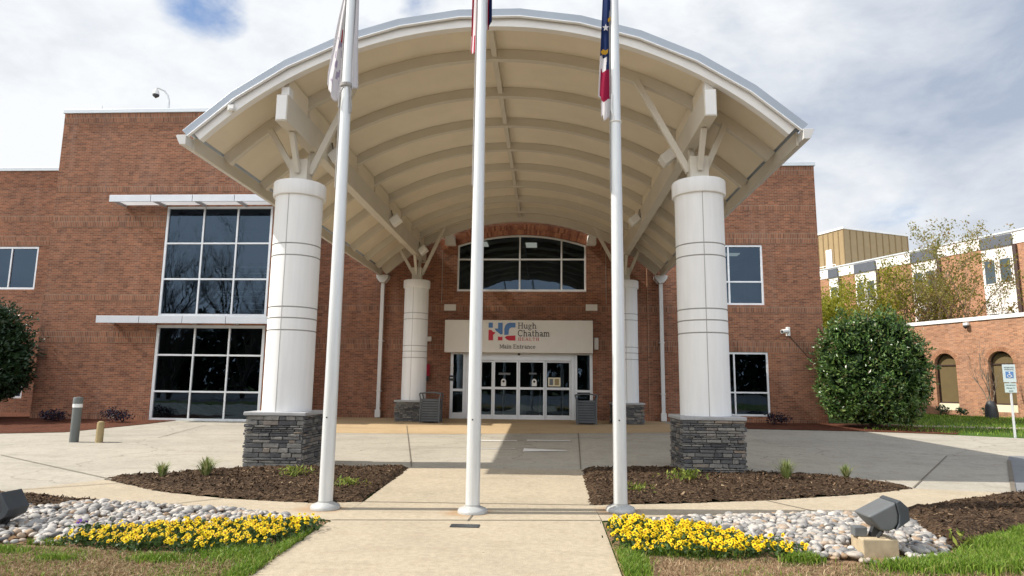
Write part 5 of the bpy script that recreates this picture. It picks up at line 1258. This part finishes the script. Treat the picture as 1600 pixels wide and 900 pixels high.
# ------------------------------------------------------------------ bushes and trees
def rand_dirs(n):
    d = rng.normal(0, 1, (n, 3)); return d/np.linalg.norm(d, axis=1, keepdims=True)
def dome_bush(name, x, y, R, H, nleaf, size, mat, inner, label, zbot=.1, boxy=1.0, seed=0):
    t = thing(name, label, 'bush', (x, y, gz(y)))
    d = rand_dirs(int(nleaf*1.6)); d[:, 2] = np.where(d[:, 2] < 0, d[:, 2]*.9, d[:, 2])
    def prof(d):
        th = np.arctan2(d[:, 1], d[:, 0]); z = d[:, 2]
        lump = 1+.045*np.sin(3*th+1+seed+4*z)+.05*np.sin(7*th-6*z+2)+.04*np.sin(11*th+11*z)+.03*np.sin(17*th-15*z+seed)
        # egg: widest below the middle, flattish foot
        rr = np.sqrt(np.clip(1-z*z, 0, 1))**boxy*R*np.where(z > 0, 1, 1+.06*z)
        hz = np.where(z > 0, z*(H-H*.36), z*(H*.36-zbot))+H*.36
        return np.column_stack([np.cos(th)*rr*lump, np.sin(th)*rr*lump, hz*(1+.03*np.sin(5*th))])
    P = prof(d); depth = rng.beta(1.2, 3.2, len(P))*.30; ctr = np.array([0, 0, H*.4]); C = P+(ctr-P)*depth[:, None]+rng.normal(0, .05, P.shape)
    clump = np.sin(C[:, 0]*5.1+C[:, 2]*3.7+seed)*np.sin(C[:, 1]*4.7-C[:, 2]*4.3)+rng.normal(0, .5, len(C))
    C = C[clump > -.75][:nleaf]; D = (C-ctr); D /= np.linalg.norm(D, axis=1, keepdims=True); D = D*.6+rng.normal(0, .65, C.shape); D[:, 2] += .15
    ns = 90; sd = rand_dirs(ns); sd[:, 2] = np.abs(sd[:, 2]); SP = prof(sd); So = SP-ctr; So /= np.linalg.norm(So, axis=1, keepdims=True)
    Cs = np.repeat(SP, 14, 0)+np.repeat(So, 14, 0)*rng.uniform(-.05, .26, (ns*14, 1))+rng.normal(0, .045, (ns*14, 3)); C = np.vstack([C, Cs]); D = np.vstack([D, np.repeat(So, 14, 0)+rng.normal(0, .5, Cs.shape)])
    V, Fq = leafquads(C, D, size, .42, .25); fast_mesh('foliage', V, Fq, mat, t)
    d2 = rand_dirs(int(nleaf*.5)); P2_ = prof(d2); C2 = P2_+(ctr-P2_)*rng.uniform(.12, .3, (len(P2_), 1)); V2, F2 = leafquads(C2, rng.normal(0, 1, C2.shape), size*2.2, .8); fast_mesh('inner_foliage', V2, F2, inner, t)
    b = MB()
    for k in range(6):
        a = k*1.05+seed; b.tube([(.12*math.cos(a), .12*math.sin(a), -.05), (.3*math.cos(a), .3*math.sin(a), H*.3), (.6*R*math.cos(a), .6*R*math.sin(a), H*.62)], [.06, .045, .015], 6)
    b.build('trunk', M['bark'], t); return t
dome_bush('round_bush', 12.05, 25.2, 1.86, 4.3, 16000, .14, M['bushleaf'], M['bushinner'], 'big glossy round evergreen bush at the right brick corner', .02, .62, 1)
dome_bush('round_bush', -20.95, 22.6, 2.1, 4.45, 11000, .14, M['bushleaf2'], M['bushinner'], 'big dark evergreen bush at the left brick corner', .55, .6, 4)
def small_bush(x, y, R, H, n, label, mat, size=.09):
    C = rng.normal(0, 1, (n, 3)); C /= np.linalg.norm(C, axis=1, keepdims=True); C *= rng.uniform(.3, 1.05, (n, 1)); C = C*np.array([R, R*.8, H/2])+np.array([0, 0, H/2])
    C[:, 0] += .1*np.sin(C[:, 2]*9); V, Fq = leafquads(C, rng.normal(0, 1, C.shape)+[0, 0, .4], size, .5); V[:, 2] = np.maximum(V[:, 2], .0)
    o = fast_mesh('low_shrub', V, Fq, mat); o.location = (x, y, gz(y)+.02); return tag(o, label, 'shrub')
small_bush(-17.4, 22.6, .52, .42, 520, 'dark purple shrub nearest the left bush', M['purpleleaf'])
small_bush(-15.1, 22.6, .55, .50, 520, 'dark purple shrub behind the short tan bollard', M['purpleleaf'])
small_bush(8.75, 25.9, .5, .48, 480, 'dark purple shrub under the right ground floor window', M['purpleleaf'])
for s, o_, sz, lab in ((3.35, .6, .5, 'small green shrub under the middle arched window'), (2.3, .7, .4, 'small green shrub between the arched windows, near the middle one'), (.9, .7, .45, 'small green shrub left of the bare young tree')):
    x, y = onwing(s, o_); small_bush(x, y, sz*.75, sz*1.1, 260, lab, M['bushleaf2'], .11)

def grow(b, p, d, L_, r, depth, tips, spread=.5, up=.25, nseg=3, kids=3, shrink=.68):
    pts = [Vector(p)]; rs = [r]; d = Vector(d).normalized()
    for i in range(nseg):
        d = (d+Vector((random.gauss(0, .12), random.gauss(0, .12), random.gauss(0, .08)+up*.12))).normalized(); pts.append(pts[-1]+d*(L_/nseg)); rs.append(r*(1-.45*(i+1)/nseg))
    b.tube(pts, rs, 6 if r > .03 else 4, cap=False)
    if depth == 0: tips.extend([(q, d.copy()) for q in pts[1:]]); return
    for k in range(kids):
        i = random.randint(1, nseg); a = random.uniform(0, 2*PI); s = spread*random.uniform(.6, 1.3)
        e = Vector((math.cos(a), math.sin(a), 0)); dd = (d+e*s+Vector((0, 0, up*.5))).normalized()
        grow(b, pts[i], dd, L_*shrink*random.uniform(.8, 1.2), rs[i]*.62, depth-1, tips, spread, up, nseg, kids, shrink)
    if depth <= 2: tips.append((pts[-1], d.copy()))
def tree(name, x, y, label, stems, H, spread, depth, leafmat, nleaf, lsize, bark, kids=3, cat='tree', z=None, scatter=.35, up=.3, r0=.09):
    t = thing(name, label, cat, (x, y, gz(y) if z is None else z)); b = MB(); tips = []
    for k in range(stems):
        a = 2*PI*k/stems+random.uniform(-.3, .3); d = (math.cos(a)*spread*random.uniform(.2, 1) if stems > 1 else random.gauss(0, .05), math.sin(a)*spread*random.uniform(.2, 1) if stems > 1 else random.gauss(0, .05), 1)
        grow(b, (0, 0, -.05), d, H*random.uniform(.42, .55), r0, depth, tips, .55, up, 4, kids, .62)
    b.build('trunk', bark, t, recalc=False)
    if nleaf and tips:
        idx = rng.integers(0, len(tips), nleaf); C = np.array([tips[i][0][:] for i in idx])+rng.normal(0, scatter, (nleaf, 3))*np.array([1, 1, .8]); D = np.array([tips[i][1][:] for i in idx])+rng.normal(0, .8, (nleaf, 3))
        V, Fq = leafquads(C, D, lsize, .5); fast_mesh('crown', V, Fq, leafmat, t)
    return t
tree('budding_tree', 25.8, 44.0, 'sparse budding tree with many thin stems behind arched wing', 13, 11.3, .36, 4, M['spring2'], 15000, .17, M['barkpale'], kids=3, scatter=.16, r0=.10, up=.22)
tree('spring_tree', 21.2, 46.5, 'rounded yellow green tree behind the big right bush', 8, 9.6, .5, 3, M['spring'], 22000, .19, M['bark'], kids=3, scatter=.4, r0=.08)
tree('spring_tree', 24.0, 45.5, 'yellow green leafy tree beside the sparse budding tree', 7, 10.0, .40, 3, M['spring'], 9000, .18, M['bark'], kids=3, scatter=.3, r0=.08)
x, y = onwing(-.15, 2.0)
t = tree('young_bare_tree', x, y, 'bare young tree with wrapped base before the arched wing', 1, 4.4, .2, 3, M['spring2'], 0, .1, M['barkpale'], kids=4, r0=.055, up=.7)
b = MB(); b.lathe([(.0, .0), (.27, .0), (.28, .25), (.24, .6), (.15, .80), (.06, .84)], n=14); b.build('water_bag', M['dark'], t)
# bare trees across the street behind the camera: they show as reflections in the tall windows
for (x, y, h, lab) in ((-40, -18, 17, 'bare tree mirrored in the left column of upper panes'), (-36, -13, 15, 'bare tree mirrored in the middle of the upper panes'), (-32, -20, 17, 'bare tree mirrored in the right column of upper panes')):
    tree('bare_tree', x, y, lab, 3, h, .3, 5, M['spring2'], 0, .1, M['bark'], kids=4, r0=.22, up=.35, z=0)
# woods across the street, unseen lot added to mirror dark in ground floor glass
sheet('unseen_parking_lot', [(-70, -60), (70, -60), (70, -5), (-8, -5), (-70, -12)], .0, paint('worn_asphalt', (.16, .155, .15), .9), cuts=())
n = 26000; C = np.column_stack([rng.uniform(-110, 70, n), rng.normal(-66, 3.5, n), rng.uniform(0, 1, n)**.8]); C[:, 2] *= 11+2.5*np.sin(C[:, 0]*.21)+1.5*np.sin(C[:, 0]*.53+1)
V, Fq = leafquads(C, rng.normal(0, 1, (n, 3)), 1.35, .8); tag(fast_mesh('woods', V, Fq, M['bushinner'], kind='stuff'), 'dark line of woods mirrored in the ground floor windows', 'woods')
